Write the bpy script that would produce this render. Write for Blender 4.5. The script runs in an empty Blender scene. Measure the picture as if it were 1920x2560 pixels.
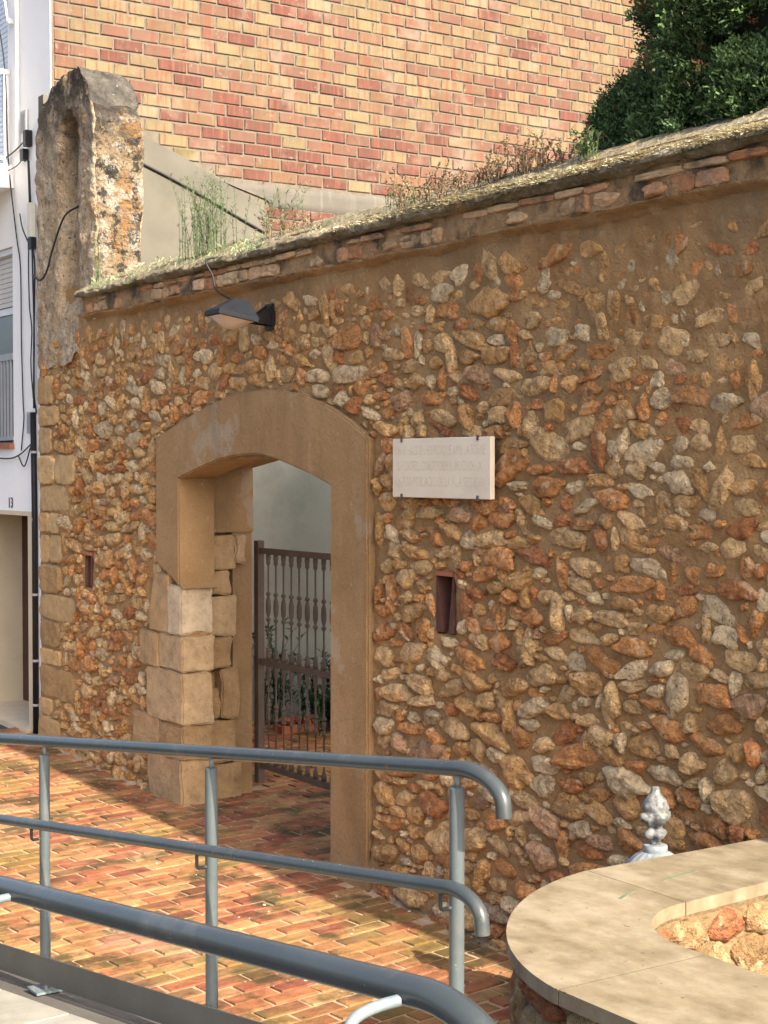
import bpy, bmesh, math, random
import numpy as np
from mathutils import Vector, Matrix, Euler, noise
R_ = math.radians
random.seed(11); rng = np.random.default_rng(7)
S = bpy.context.scene

# ------------------------------------------------------------------ camera, sky, sun, exposure
# world frame: x runs along the rubble wall, y goes back through it, z is up
CAM = Vector((14.88, -5.782, 2.9)); AZ = R_(56.5); PITCH = math.atan(110/3950)
cd = bpy.data.cameras.new('camera'); cam = bpy.data.objects.new('camera', cd); S.collection.objects.link(cam)
cam.location = CAM; cam.rotation_euler = (R_(90) - PITCH, 0, AZ)
cd.sensor_fit = 'VERTICAL'; cd.sensor_height = 36; cd.sensor_width = 27; cd.lens = 3950/2560*36
cd.clip_start = .05; cd.clip_end = 500
S.camera = cam
SUN_EL = R_(33.5); sv = Vector((math.cos(SUN_EL), .058*math.sin(SUN_EL), math.sin(SUN_EL))).normalized()
w = bpy.data.worlds.new('World'); S.world = w; w.use_nodes = True
nt = w.node_tree; sky = nt.nodes.new('ShaderNodeTexSky'); sky.sky_type = 'NISHITA'; sky.sun_disc = False
sky.sun_elevation = SUN_EL; sky.sun_rotation = math.atan2(sv.x, sv.y)
sky.air_density = .8; sky.dust_density = 5.0; sky.ozone_density = .6
nt.links.new(sky.outputs[0], nt.nodes['Background'].inputs[0]); nt.nodes['Background'].inputs[1].default_value = .118
sd = bpy.data.lights.new('sun', 'SUN'); sun = bpy.data.objects.new('sun', sd); S.collection.objects.link(sun)
sd.energy = 3.9; sd.angle = R_(.5); sd.color = (1, .88, .70)
sun.rotation_euler = sv.to_track_quat('Z', 'Y').to_euler(); sun.location = (20, 0, 14)
S.view_settings.view_transform = 'Standard'; S.view_settings.look = 'None'
S.view_settings.exposure = 1.68; S.view_settings.gamma = 1; S.view_settings.use_curve_mapping = False

# ------------------------------------------------------------------ helpers
def nz(x, y, z, s=1.0): return noise.noise(Vector((x*s, y*s, z*s)))
def link(o, parent=None):
    S.collection.objects.link(o)
    if parent is not None: o.parent = parent
    return o
def tag(o, label=None, cat=None, group=None, kind=None):
    if label: o['label'] = label
    if cat: o['category'] = cat
    if group: o['group'] = group
    if kind: o['kind'] = kind
    return o
def empty(name, loc=(0, 0, 0), rz=0):
    o = bpy.data.objects.new(name, None); o.location = loc; o.rotation_euler = (0, 0, rz); o.empty_display_size = .1
    return link(o)
class MB:
    def __init__(s): s.v = []; s.f = []; s.c = []; s.cur = (1, 1, 1); s.m = []; s.mi = 0
    def add(s, vs, fs):
        b = len(s.v); s.v += [tuple(p) for p in vs]
        for f in fs: s.f.append([i+b for i in f]); s.c.append(s.cur); s.m.append(s.mi)
        return s
    def box(s, x0, x1, y0, y1, z0, z1, M=None):
        vs = [Vector(p) for p in ((x0,y0,z0),(x1,y0,z0),(x1,y1,z0),(x0,y1,z0),(x0,y0,z1),(x1,y0,z1),(x1,y1,z1),(x0,y1,z1))]
        if M is not None: vs = [M @ p for p in vs]
        return s.add(vs, [(0,3,2,1),(4,5,6,7),(0,1,5,4),(1,2,6,5),(2,3,7,6),(3,0,4,7)])
    def prism(s, poly, fn, a, b):          # poly list of 2d; fn(p,t) -> xyz ; t=a front, t=b back
        n = len(poly); vs = [fn(p, a) for p in poly] + [fn(p, b) for p in poly]
        fs = [list(range(n)), list(range(2*n-1, n-1, -1))] + [(i, i+n, (i+1) % n + n, (i+1) % n) for i in range(n)]
        return s.add(vs, fs)
    def tube(s, pts, r, seg=10, cap=True):
        pts = [Vector(p) for p in pts]; n = len(pts); rs = r if hasattr(r, '__len__') else [r]*n
        vs = []; up = None
        for i, p in enumerate(pts):
            t = ((pts[min(i+1, n-1)] - p).normalized() + (p - pts[max(i-1, 0)]).normalized()).normalized()
            if up is None: up = t.orthogonal().normalized()
            a = (up - t*up.dot(t)).normalized(); up = a; b = t.cross(a)
            for k in range(seg):
                q = 2*math.pi*k/seg; vs.append(p + (a*math.cos(q) + b*math.sin(q))*rs[i])
        fs = [(i*seg+k, i*seg+(k+1) % seg, (i+1)*seg+(k+1) % seg, (i+1)*seg+k) for i in range(n-1) for k in range(seg)]
        if cap: fs += [list(range(seg-1, -1, -1)), list(range((n-1)*seg, n*seg))]
        return s.add(vs, fs)
    def lathe(s, prof, c=(0, 0, 0), seg=16, mod=None):   # prof: (r,z)
        vs = []
        for r, z in prof:
            for k in range(seg):
                q = 2*math.pi*k/seg; rr = r*(mod(q, z) if mod else 1)
                vs.append((c[0]+rr*math.cos(q), c[1]+rr*math.sin(q), c[2]+z))
        n = len(prof)
        fs = [(i*seg+k, i*seg+(k+1) % seg, (i+1)*seg+(k+1) % seg, (i+1)*seg+k) for i in range(n-1) for k in range(seg)]
        fs += [list(range(seg-1, -1, -1)), list(range((n-1)*seg, n*seg))]
        return s.add(vs, fs)
    def mesh(s, name, mat, smooth=False, attr=False):
        me = bpy.data.meshes.new(name); me.from_pydata(s.v, [], s.f)
        for m in (mat if isinstance(mat, (list, tuple)) else [mat]): me.materials.append(m)
        if len(me.materials) > 1: me.polygons.foreach_set('material_index', s.m)
        if smooth: me.polygons.foreach_set('use_smooth', [True]*len(me.polygons))
        if attr:
            a = me.color_attributes.new('tint', 'FLOAT_COLOR', 'CORNER'); buf = []
            for f, c in zip(s.f, s.c): buf += [c[0], c[1], c[2], 1]*len(f)
            a.data.foreach_set('color', buf)
        me.update(); return me
    def build(s, name, mat, parent=None, smooth=False, attr=False):
        return link(bpy.data.objects.new(name, s.mesh(name, mat, smooth, attr)), parent)
def sharp(o, ang=35):
    for p in o.data.polygons: p.use_smooth = True
    o.data.set_sharp_from_angle(angle=R_(ang)); return o
def inst(name, me, parent, loc, rot=(0, 0, 0), scale=(1, 1, 1), color=None):
    o = bpy.data.objects.new(name, me); o.location = loc; o.rotation_euler = rot; o.scale = scale
    if color: o.color = (*color, 1)
    return link(o, parent)
def bake(mb, me, loc, rot, scale, color):   # append a copy of a mesh to a joined 'stuff' mesh
    M = Matrix.LocRotScale(Vector(loc), Euler(rot), Vector(scale)); mb.cur = color
    mb.add([M @ v.co for v in me.vertices], [list(p.vertices) for p in me.polygons])
def grid(mb, nu, nv, fn, skip=None):
    idx = {}; vs = []; fs = []
    for j in range(nv+1):
        for i in range(nu+1): idx[i, j] = len(vs); vs.append(fn(i/nu, j/nv))
    for j in range(nv):
        for i in range(nu):
            if skip and skip((i+.5)/nu, (j+.5)/nv): continue
            fs.append((idx[i, j], idx[i+1, j], idx[i+1, j+1], idx[i, j+1]))
    used = sorted({i for f in fs for i in f}); mp = {o: k for k, o in enumerate(used)}
    return mb.add([vs[i] for i in used], [[mp[i] for i in f] for f in fs])
F2 = cam.rotation_euler.to_matrix()
def proj(p):       # only used to rank pieces by apparent size
    q = F2.transposed() @ (Vector(p) - CAM); return (960+3950*q.x/-q.z, 1280-3950*q.y/-q.z, -q.z)
def inview(p, m=40):
    a = proj(p); return a[2] > 0 and -m < a[0] < 1920+m and -m < a[1] < 2560+m

# ------------------------------------------------------------------ materials
def mat(name, cols, scale=6, detail=6, rough=.85, bump=.3, bscale=60, bdist=.01, src=None, stretch=(1, 1, 1), metal=0, spec=.3,
        layers=(), coarse=None, rvar=0):
    """cols: ramp over noise. layers: list of dict(col, scale, lo, hi, stretch, fac) laid over. src: 'object'/'attr' tint multiplies."""
    m = bpy.data.materials.new(name); m.use_nodes = True; n = m.node_tree.nodes; l = m.node_tree.links
    b = n['Principled BSDF']; b.inputs['Roughness'].default_value = rough; b.inputs['Metallic'].default_value = metal
    b.inputs['Specular IOR Level'].default_value = spec
    geo = n.new('ShaderNodeNewGeometry')
    def ntex(sc, st=(1, 1, 1), det=6, off=0, ro=.6):
        mp = n.new('ShaderNodeMapping'); mp.inputs['Scale'].default_value = st; mp.inputs['Location'].default_value = (off, off*.7, off*.3)
        l.new(geo.outputs['Position'], mp.inputs[0]); t = n.new('ShaderNodeTexNoise')
        t.inputs['Scale'].default_value = sc; t.inputs['Detail'].default_value = det; t.inputs['Roughness'].default_value = ro
        l.new(mp.outputs[0], t.inputs['Vector']); return t.outputs['Fac']
    def ramp(sock, stops):
        r = n.new('ShaderNodeValToRGB'); e = r.color_ramp.elements
        while len(e) < len(stops): e.new(.5)
        for k, (p, c) in enumerate(stops): e[k].position = p; e[k].color = (*c, 1)
        l.new(sock, r.inputs[0]); return r.outputs[0]
    k = len(cols); stops = [(.28+.44*i/max(1, k-1), c) for i, c in enumerate(cols)]
    col = ramp(ntex(scale, stretch, detail), stops)
    if src:
        if src == 'object': ts = n.new('ShaderNodeObjectInfo').outputs['Color']
        else: a = n.new('ShaderNodeAttribute'); a.attribute_name = 'tint'; ts = a.outputs['Color']
        mx = n.new('ShaderNodeMix'); mx.data_type = 'RGBA'; mx.blend_type = 'MULTIPLY'; mx.inputs[0].default_value = 1
        l.new(ts, mx.inputs[6]); l.new(col, mx.inputs[7]); col = mx.outputs[2]
    for q, L in enumerate(layers):
        fac = ntex(L['scale'], L.get('stretch', (1, 1, 1)), L.get('det', 6), 3.1+q*7.7, L.get('ro', .6))
        mr = n.new('ShaderNodeMapRange'); mr.inputs[1].default_value = L['lo']; mr.inputs[2].default_value = L['hi']
        mr.inputs[4].default_value = L.get('fac', 1); l.new(fac, mr.inputs[0]); f = mr.outputs[0]
        if 'axis' in L:      # limit by a place on the thing (a tide of dirt or lichen)
            sx = n.new('ShaderNodeSeparateXYZ'); l.new(geo.outputs['Position'], sx.inputs[0])
            m2 = n.new('ShaderNodeMapRange'); m2.inputs[1].default_value = L['a0']; m2.inputs[2].default_value = L['a1']
            l.new(sx.outputs[L['axis']], m2.inputs[0]); mm = n.new('ShaderNodeMath'); mm.operation = 'MULTIPLY'
            l.new(f, mm.inputs[0]); l.new(m2.outputs[0], mm.inputs[1]); f = mm.outputs[0]
        mx = n.new('ShaderNodeMix'); mx.data_type = 'RGBA'; mx.blend_type = L.get('blend', 'MIX')
        l.new(f, mx.inputs[0]); l.new(col, mx.inputs[6]); mx.inputs[7].default_value = (*L['col'], 1); col = mx.outputs[2]
    l.new(col, b.inputs['Base Color'])
    if rvar:
        mr = n.new('ShaderNodeMapRange'); mr.inputs[3].default_value = rough-rvar; mr.inputs[4].default_value = rough+rvar
        l.new(ntex(scale*3), mr.inputs[0]); l.new(mr.outputs[0], b.inputs['Roughness'])
    if bump:
        bp = n.new('ShaderNodeBump'); bp.inputs['Strength'].default_value = bump; bp.inputs['Distance'].default_value = bdist
        h = ntex(bscale, (1, 1, 1), 8, 1.3, .65)
        if coarse:
            ad = n.new('ShaderNodeMath'); ad.operation = 'MULTIPLY_ADD'; l.new(ntex(coarse, (1, 1, 1), 4, 9), ad.inputs[0])
            ad.inputs[1].default_value = 2; l.new(h, ad.inputs[2]); h = ad.outputs[0]
        l.new(h, bp.inputs['Height']); l.new(bp.outputs[0], b.inputs['Normal'])
    return m
g3 = lambda *v: [(x, x, x) for x in v]
M = {}
M['mortar'] = mat('lime_mortar', [(.24, .135, .055), (.345, .20, .085), (.46, .295, .14)], 2.2, 9, .95, 1, 60, .02, coarse=14,
    layers=[dict(col=(.24, .165, .085), scale=1.1, lo=.5, hi=.7, fac=.55), dict(col=(.52, .37, .20), scale=9, lo=.55, hi=.70, fac=.5), dict(col=(.17, .10, .05), scale=34, lo=.57, hi=.68, fac=.6, ro=.7), dict(col=(.20, .17, .12), scale=1, stretch=(1.4, 1, .35), lo=.56, hi=.72, fac=.5)])
STL = [dict(col=(.22, .085, .03), scale=15, lo=.52, hi=.70, fac=.6), dict(col=(.76, .58, .36), scale=12, lo=.55, hi=.68, fac=.7),
       dict(col=(.07, .035, .018), scale=42, lo=.58, hi=.67, fac=.8, ro=.7), dict(col=(.30, .20, .10), scale=3, lo=.55, hi=.7, fac=.5)]
for k in ('object', 'attr'):
    M['stone_'+k] = mat('rubble_stone_'+k, g3(.50, .95, 1.32), 17, 9, .92, 1, 48, .035, src=k, coarse=20, layers=STL)
    M['ash_'+k] = mat('ashlar_'+k, g3(.72, 1, 1.2), 9, 8, .92, .8, 70, .012, src=k, coarse=14,
        layers=[dict(col=(.17, .10, .05), scale=30, lo=.58, hi=.72, fac=.5), dict(col=(.60, .47, .30), scale=7, lo=.56, hi=.75, fac=.4)])
    M['brick_'+k] = mat('facing_brick_'+k, g3(.85, 1, 1.1), 7, 6, .85, .25, 90, .004, src=k, layers=[
        dict(col=(.145, .052, .034), scale=1, stretch=(1, 24, 1.3), lo=.51, hi=.63, fac=.8, ro=.5),
        dict(col=(.26, .18, .125), scale=1, stretch=(1, 17, 1.6), lo=.58, hi=.70, fac=.3),
        dict(col=(.08, .055, .04), scale=3, stretch=(1, 5, .6), lo=.56, hi=.74, fac=.55), dict(col=(.22, .185, .145), scale=2.2, lo=.54, hi=.70, fac=.5), dict(col=(.17, .145, .115), scale=13, lo=.60, hi=.66, fac=.8, ro=.7), dict(col=(.10, .06, .045), scale=.8, lo=.52, hi=.72, fac=.35), dict(col=(.16, .10, .07), scale=60, lo=.66, hi=.74, fac=.6)])
    M['paver_'+k] = mat('paver_brick_'+k, g3(.55, .95, 1.25), 9, 8, .8, .8, 60, .01, src=k, coarse=20, layers=[
        dict(col=(.36, .235, .11), scale=5, lo=.54, hi=.72, fac=.45), dict(col=(.036, .034, .013), scale=2.4, lo=.50, hi=.60, fac=.8, det=10, ro=.66),
        dict(col=(.25, .17, .045), scale=1.4, lo=.50, hi=.64, fac=.5, det=9), dict(col=(.42, .30, .21), scale=1.3, lo=.60, hi=.74, fac=.5),
        dict(col=(.04, .03, .02), scale=45, lo=.62, hi=.72, fac=.55)])
    M['cop_'+k] = mat('coping_brick_'+k, g3(.7, 1, 1.15), 16, 8, .92, .8, 60, .012, src=k, coarse=22, layers=[
        dict(col=(.10, .085, .06), scale=4.5, lo=.52, hi=.66, fac=.8), dict(col=(.60, .44, .28), scale=13, lo=.57, hi=.72, fac=.5)])
M['cop_bed'] = mat('stained_coping_mortar', [(.24, .145, .07), (.36, .225, .11), (.44, .29, .155)], 6, 9, .95, 1, 40, .03, coarse=14, layers=[dict(col=(.06, .05, .038), scale=4.5, lo=.50, hi=.64, fac=.85)])
M['brick_joint'] = mat('grey_joint_mortar', [(.10, .086, .068), (.155, .135, .108)], 14, 6, .95, .6, 80, .006)
M['pav_joint'] = mat('sandy_joint', [(.20, .135, .075), (.38, .27, .165), (.46, .34, .215)], 9, 8, .95, .7, 70, .006,
    layers=[dict(col=(.05, .045, .02), scale=2.0, lo=.52, hi=.64, fac=.85, det=10)])
M['surround'] = mat('tan_cement_render', [(.255, .152, .066), (.315, .195, .090), (.36, .232, .115)], 1.6, 8, .93, .8, 110, .006, coarse=22,
    layers=[dict(col=(.36, .28, .19), scale=1.7, lo=.59, hi=.63, fac=.8), dict(col=(.16, .092, .042), scale=1.2, stretch=(1.6, 1, .5), lo=.50, hi=.70, fac=.65), dict(col=(.43, .295, .165), scale=2.4, stretch=(1.5, 1, .4), lo=.56, hi=.72, fac=.45), dict(col=(.13, .085, .045), scale=80, lo=.56, hi=.68, fac=.6), dict(col=(.11, .08, .05), scale=.9, stretch=(2, 1, .35), lo=.56, hi=.72, fac=.6), dict(col=(.40, .30, .19), scale=26, lo=.62, hi=.70, fac=.5)])
BLK, WHT, ORG = (.026, .024, .022), (.29, .27, .23), (.21, .115, .045)
M['gable'] = mat('weathered_lime_front', [(.36, .25, .15), (.52, .40, .26), (.66, .56, .42)], 6, 9, .95, 1, 30, .05, coarse=10, stretch=(1, 1, .55), layers=[
    dict(col=(.44, .26, .12), scale=3, lo=.55, hi=.66, fac=.55), dict(col=WHT, scale=9, lo=.57, hi=.63, fac=.6, ro=.7), dict(col=(.09, .075, .06), scale=9, stretch=(1.6, 1.6, .5), lo=.55, hi=.63, fac=.55, ro=.72),
    dict(col=BLK, scale=5, lo=.34, hi=.52, fac=.93, axis=2, a0=5.5, a1=6.5, ro=.7), dict(col=(.055, .045, .04), scale=24, lo=.58, hi=.64, fac=.8, ro=.7)])
M['gable_side'] = mat('lichen_blotched_side', [(.155, .108, .064), (.21, .16, .10), (.245, .205, .15)], 6, 9, .95, 1, 34, .04, coarse=12, layers=[
    dict(col=ORG, scale=2.6, lo=.49, hi=.58, fac=.8), dict(col=WHT, scale=5, lo=.50, hi=.56, fac=.85, ro=.75), dict(col=BLK, scale=6.5, lo=.525, hi=.565, fac=.95, ro=.78), dict(col=BLK, scale=2.6, lo=.44, hi=.54, fac=.85, axis=2, a0=5.5, a1=6.1, ro=.78),
    dict(col=(.06, .055, .05), scale=17, lo=.565, hi=.60, fac=.9, ro=.75), dict(col=BLK, scale=5, lo=.36, hi=.50, fac=.95, axis=2, a0=5.9, a1=6.42, ro=.7), dict(col=(.06, .055, .05), scale=4, lo=.62, hi=.66, fac=.85)])
M['gable_top'] = mat('black_lichen_top', [BLK, (.085, .078, .068), (.16, .145, .12)], 7, 9, .95, 1, 30, .05, coarse=10, layers=[dict(col=WHT, scale=15, lo=.66, hi=.70, fac=.8)])
M['white'] = mat('white_wall_paint', [(.80, .79, .77), (.87, .86, .84)], 1.5, 5, .8, .2, 120, .003)
M['white_trim'] = mat('white_metal', [(.62, .64, .66), (.72, .73, .74)], 3, 3, .5, 0)
M['cream'] = mat('cream_stone_trim', [(.52, .42, .29), (.64, .54, .39)], 3, 6, .7, .15, 90, .003)
M['porch'] = mat('porch_plaster', [(.50, .42, .30), (.60, .52, .39)], 1.4, 7, .85, .3, 60, .005,
    layers=[dict(col=(.30, .22, .14), scale=1.3, lo=.52, hi=.75, fac=.6)])
M['maroon'] = mat('dark_red_door', [(.035, .010, .008), (.05, .016, .012)], 5, 3, .4, 0)
M['glass'] = mat('dark_glass', [(.03, .035, .035), (.06, .065, .065)], 2, 2, .08, 0, spec=.6)
M['curtain'] = mat('grey_curtain', [(.20, .20, .19), (.34, .34, .33)], 3, 4, .9, 0, stretch=(30, 1, .4))
M['shutter'] = mat('roller_slat', [(.52, .50, .46), (.60, .58, .54)], 3, 3, .6, 0)
M['blind'] = mat('pale_blue_slat', [(.55, .63, .70), (.64, .70, .76)], 3, 3, .6, 0)
M['grey_bar'] = mat('grey_bar_paint', [(.26, .28, .30), (.32, .34, .36)], 4, 3, .5, 0)
M['slit_tile'] = mat('dark_slit_tile', [(.06, .03, .025), (.13, .055, .04)], 14, 6, .85, .4, 60, .006)
M['terracotta'] = mat('red_tile', [(.26, .09, .05), (.38, .15, .09)], 12, 5, .8, .3, 80, .004)
M['render_grey'] = mat('grey_green_render', [(.085, .082, .068), (.112, .106, .088), (.13, .123, .103)], 1.3, 8, .92, .35, 70, .005,
    layers=[dict(col=(.09, .083, .07), scale=1.6, lo=.56, hi=.74, fac=.5), dict(col=(.17, .158, .13), scale=3, lo=.6, hi=.75, fac=.5)])
M['render_court'] = mat('brightened_courtyard_render', [(.30, .32, .275), (.37, .39, .335), (.42, .44, .38)], 1.3, 8, .92, .3, 70, .005, layers=[dict(col=(.23, .245, .215), scale=1.6, lo=.50, hi=.70, fac=.6)])  # the wall's grey render again, colour lightened to offset the courtyard shade
M['concrete'] = mat('grey_concrete', [(.085, .078, .068), (.125, .116, .10)], 2.4, 8, .92, .5, 60, .006,
    layers=[dict(col=(.18, .175, .17), scale=1, stretch=(1, 9, .8), lo=.56, hi=.7, fac=.5)])
RUST = [dict(col=(.13, .125, .11), scale=6, lo=.54, hi=.74, fac=.45, ro=.7), dict(col=(.17, .055, .03), scale=13, lo=.675, hi=.70, fac=.75), dict(col=(.55, .57, .57), scale=42, lo=.70, hi=.73, fac=.8)]
M['rail'] = mat('steel_blue_grey_paint', [(.033, .041, .045), (.046, .056, .061)], 5, 4, .25, .12, 60, .002, spec=.5, layers=RUST, rvar=.08)
M['bracket'] = mat('pale_weathered_paint', [(.11, .145, .155), (.19, .235, .245)], 22, 5, .35, .3, 90, .003, spec=.5)
M['grey_plate'] = mat('dark_grey_plate', [(.055, .055, .052), (.08, .08, .075)], 3, 6, .5, .15, 70, .002, layers=[dict(col=(.16, .15, .13), scale=1, stretch=(14, 14, 1), lo=.62, hi=.72, fac=.5), dict(col=(.3, .3, .28), scale=40, lo=.70, hi=.74, fac=.7)])
M['post'] = mat('sunlit_tone_post_paint', [(.062, .078, .084), (.085, .105, .112)], 6, 4, .34, .12, 60, .002, spec=.5, layers=RUST)  # lighter than the rails: sunlight on the posts is put into the colour
M['rail_dark'] = mat('dark_rod', [(.03, .035, .04), (.05, .055, .06)], 8, 3, .4, 0)
M['iron'] = mat('brown_grey_iron', [(.075, .052, .038), (.115, .082, .060)], 9, 5, .6, .2, 90, .002)
M['marble'] = mat('white_marble', [(.60, .52, .40), (.68, .60, .47), (.73, .66, .52)], 3, 6, .5, .1, 60, .002,
    layers=[dict(col=(.50, .43, .33), scale=2.4, stretch=(1, 1, 2), lo=.56, hi=.72, fac=.45)])
M['letter'] = mat('faded_letter_paint', [(.56, .47, .36), (.67, .59, .46)], 40, 4, .7, 0)
M['travertine'] = mat('travertine', [(.115, .09, .055), (.205, .168, .11), (.285, .245, .175)], 5, 10, .75, .3, 80, .003, stretch=(1, 1.5, 1),
    layers=[dict(col=(.20, .15, .085), scale=6, lo=.52, hi=.70, fac=.65, stretch=(1, 2.5, 1), ro=.75), dict(col=(.30, .26, .19), scale=2.2, lo=.55, hi=.68, fac=.6), dict(col=(.135, .11, .07), scale=4.5, lo=.52, hi=.68, fac=.5, ro=.78), dict(col=(.09, .06, .035), scale=30, lo=.66, hi=.71, fac=.8)])
M['pl_mortar'] = mat('planter_mortar', [(.16, .105, .05), (.23, .155, .08), (.29, .20, .11)], 6, 8, .95, 1, 50, .02, coarse=14)
M['soil'] = mat('soil', [(.05, .035, .02), (.12, .08, .05)], 12, 8, 1, 1, 40, .03)
M['black'] = mat('black_plastic', [(.008, .008, .009), (.015, .015, .016)], 5, 3, .45, 0)
M['lamp_body'] = mat('charcoal_cast_metal', [(.010, .012, .016), (.016, .019, .025)], 7, 4, .6, .1, 80, .002, spec=.12)
M['lamp_glass'] = mat('frosted_lamp_glass', [(.62, .50, .42), (.68, .55, .46)], 3, 2, .3, 0)
M['grey_box'] = mat('grey_plastic', [(.36, .35, .33), (.44, .43, .41)], 8, 3, .6, 0)
M['ivory'] = mat('ivory_plastic', [(.62, .60, .50), (.70, .68, .58)], 8, 3, .5, 0)
M['number'] = mat('number_metal', [(.05, .05, .05), (.09, .09, .09)], 8, 3, .4, 0)
M['finial'] = mat('flaking_white_paint', [(.045, .05, .055), (.15, .158, .16), (.25, .25, .245)], 34, 7, .55, .6, 60, .006,
    layers=[dict(col=(.045, .05, .055), scale=34, lo=.55, hi=.62, fac=.85), dict(col=(.42, .27, .06), scale=20, lo=.60, hi=.68, fac=.8, axis=2, a0=1.17, a1=1.24)])
M['dome'] = mat('grey_silver_paint', [(.13, .15, .17), (.26, .29, .31)], 14, 6, .4, .3, 60, .004, layers=[dict(col=(.7, .7, .68), scale=25, lo=.60, hi=.68, fac=.7)])
M['slab'] = mat('pale_paving', g3(.75, 1, 1.15), 5, 7, .85, .4, 70, .004, src='object', layers=[dict(col=(.30, .30, .26), scale=3, lo=.54, hi=.7, fac=.5)])
M['asphalt'] = mat('asphalt', [(.04, .04, .042), (.065, .065, .066)], 8, 7, .95, .5, 90, .006)
M['bark'] = mat('cypress_bark', [(.09, .06, .04), (.16, .11, .08)], 12, 6, .95, .8, 30, .02, stretch=(1, 1, .2))
def leafmat(name, cols, sc): return mat(name, cols, sc, 6, .65, 0, src='attr', spec=.25)
M['cypress'] = leafmat('cypress_scales', [(.036, .068, .024), (.062, .112, .038), (.105, .175, .060)], 6)
M['leaf'] = leafmat('green_leaf', [(.03, .07, .03), (.06, .12, .05)], 9)
M['weed'] = leafmat('weed_green', [(.07, .11, .045), (.12, .17, .075)], 9)
M['dry'] = leafmat('dry_stem', [(.16, .115, .072), (.30, .225, .145)], 9)
M['straw'] = leafmat('dry_moss_straw', [(.34, .30, .19), (.52, .47, .33), (.66, .61, .46)], 3)
M['cap'] = mat('mossy_cap', [(.13, .11, .07), (.22, .185, .12), (.32, .28, .195)], 5, 9, 1, 1, 30, .03, coarse=14, layers=[
    dict(col=(.085, .095, .035), scale=4, lo=.52, hi=.68, fac=.7), dict(col=(.34, .22, .07), scale=3.3, lo=.62, hi=.7, fac=.7),
    dict(col=(.40, .37, .30), scale=22, lo=.56, hi=.66, fac=.6)])

# ------------------------------------------------------------------ ground
def zs(x): return .2 - .025*max(-12, min(16, x))
mb = MB(); xs = [-150, -40, -12, -6, 0, 6, 12, 16, 40, 150]; ys = [-150, -40, -10, 0, 12, 40, 150]
for i in range(len(xs)-1):
    for j in range(len(ys)-1):
        a, b, c, d = xs[i], xs[i+1], ys[j], ys[j+1]
        mb.add([(a, c, zs(a)-.03), (b, c, zs(b)-.03), (b, d, zs(b)-.03), (a, d, zs(a)-.03)], [(0, 1, 2, 3)])
tag(mb.build('ground', M['asphalt']), kind='structure')
street = MB()
grid(street, 24, 24, lambda a, b: (-.75+13*a, -4.2+10*b, zs(-.75+13*a)+.002+.003*nz(a*40, b*40, 0)))
street = tag(street.build('street', M['pav_joint'], smooth=True), kind='structure')
# paving bricks: long side across the street
def paver_mesh(seed):
    r = random.Random(seed); hx, hy, h, b = .0565, .1455, .011, .004
    j = lambda: r.uniform(-.003, .003)
    lo = [(-hx, -hy), (hx, -hy), (hx, hy), (-hx, hy)]
    vs = [(x+j(), y+j(), -.02) for x, y in lo] + [(x*.99, y*.99, h-b+j()*.4) for x, y in lo]
    vs += [((abs(x)-b)*math.copysign(1, x)+j(), (abs(y)-b)*math.copysign(1, y)+j(), h+j()*.5) for x, y in lo]
    m = MB(); m.add(vs, [(k, (k+1) % 4, (k+1) % 4+4, k+4) for k in range(4)] + [(k+4, (k+1) % 4+4, (k+1) % 4+8, k+8) for k in range(4)] + [(8, 9, 10, 11)])
    return m
pv = [paver_mesh(s) for s in range(6)]
pvo = [p.mesh('paver', M['paver_object']) for p in pv]
items = []
PCOL = [(.30, .115, .052), (.255, .085, .042), (.34, .155, .07), (.21, .068, .038), (.34, .195, .085), (.29, .145, .058), (.17, .09, .042)]
PR = R_(7.5); pc, ps = math.cos(PR), math.sin(PR); row = 0; a_ = -8
while a_ < 8:
    b_ = -6 + (row % 2)*.157 + random.uniform(-.014, .014)
    while b_ < 7:
        x, y = 5 + a_*pc - b_*ps, -1 + a_*ps + b_*pc
        ok = -.7 < x < 11.5 and ((-3.9 < y < -.02) or (3.0 < x < 5.62 and y < 1.0) or (.85 <= y < 3.6 and .3 < x < 8))
        if x > 9.5 and y > -2.3: ok = False
        p = (x, y, zs(x) + random.uniform(-.0045, .0045))
        if ok and inview(p, 60): items.append((p, (random.uniform(-.02, .02), random.uniform(-.014, .014) + .012, PR + random.uniform(-.014, .014)), random.randrange(6), random.choices(PCOL, [4, 3, 4, 2, 2, 2, 1])[0]))
        b_ += .314
    a_ += .1315; row += 1
def shade(c, a=.12): f = random.uniform(1-a, 1+a); return tuple(min(.9, q*f) for q in c)
items.sort(key=lambda t: (Vector(t[0])-CAM).length); st = MB()
for k, (p, r, v, c) in enumerate(items):
    if k < 300: inst('paver', pvo[v], street, p, r, (1, 1, 1), shade(c))
    else: bake(st, pvo[v], p, r, (1, 1, 1), shade(c))
tag(st.build('far_pavers', M['paver_attr'], street, attr=True), kind='stuff')
# mortar fillet where the paving meets the wall
mb = MB()
grid(mb, 160, 3, lambda a, b: (9.5*a, .03-.11*b-.03*nz(a*30, b, 0)*b, zs(9.5*a)+.05*(1-b)**2+.012+.012*nz(a*60, b*2, 3)-.02*(b > .9)), skip=lambda a, b: 3.1 < 9.5*a < 6.05)
mb.build('mortar_fillet', M['pav_joint'], street, smooth=True)

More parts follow.
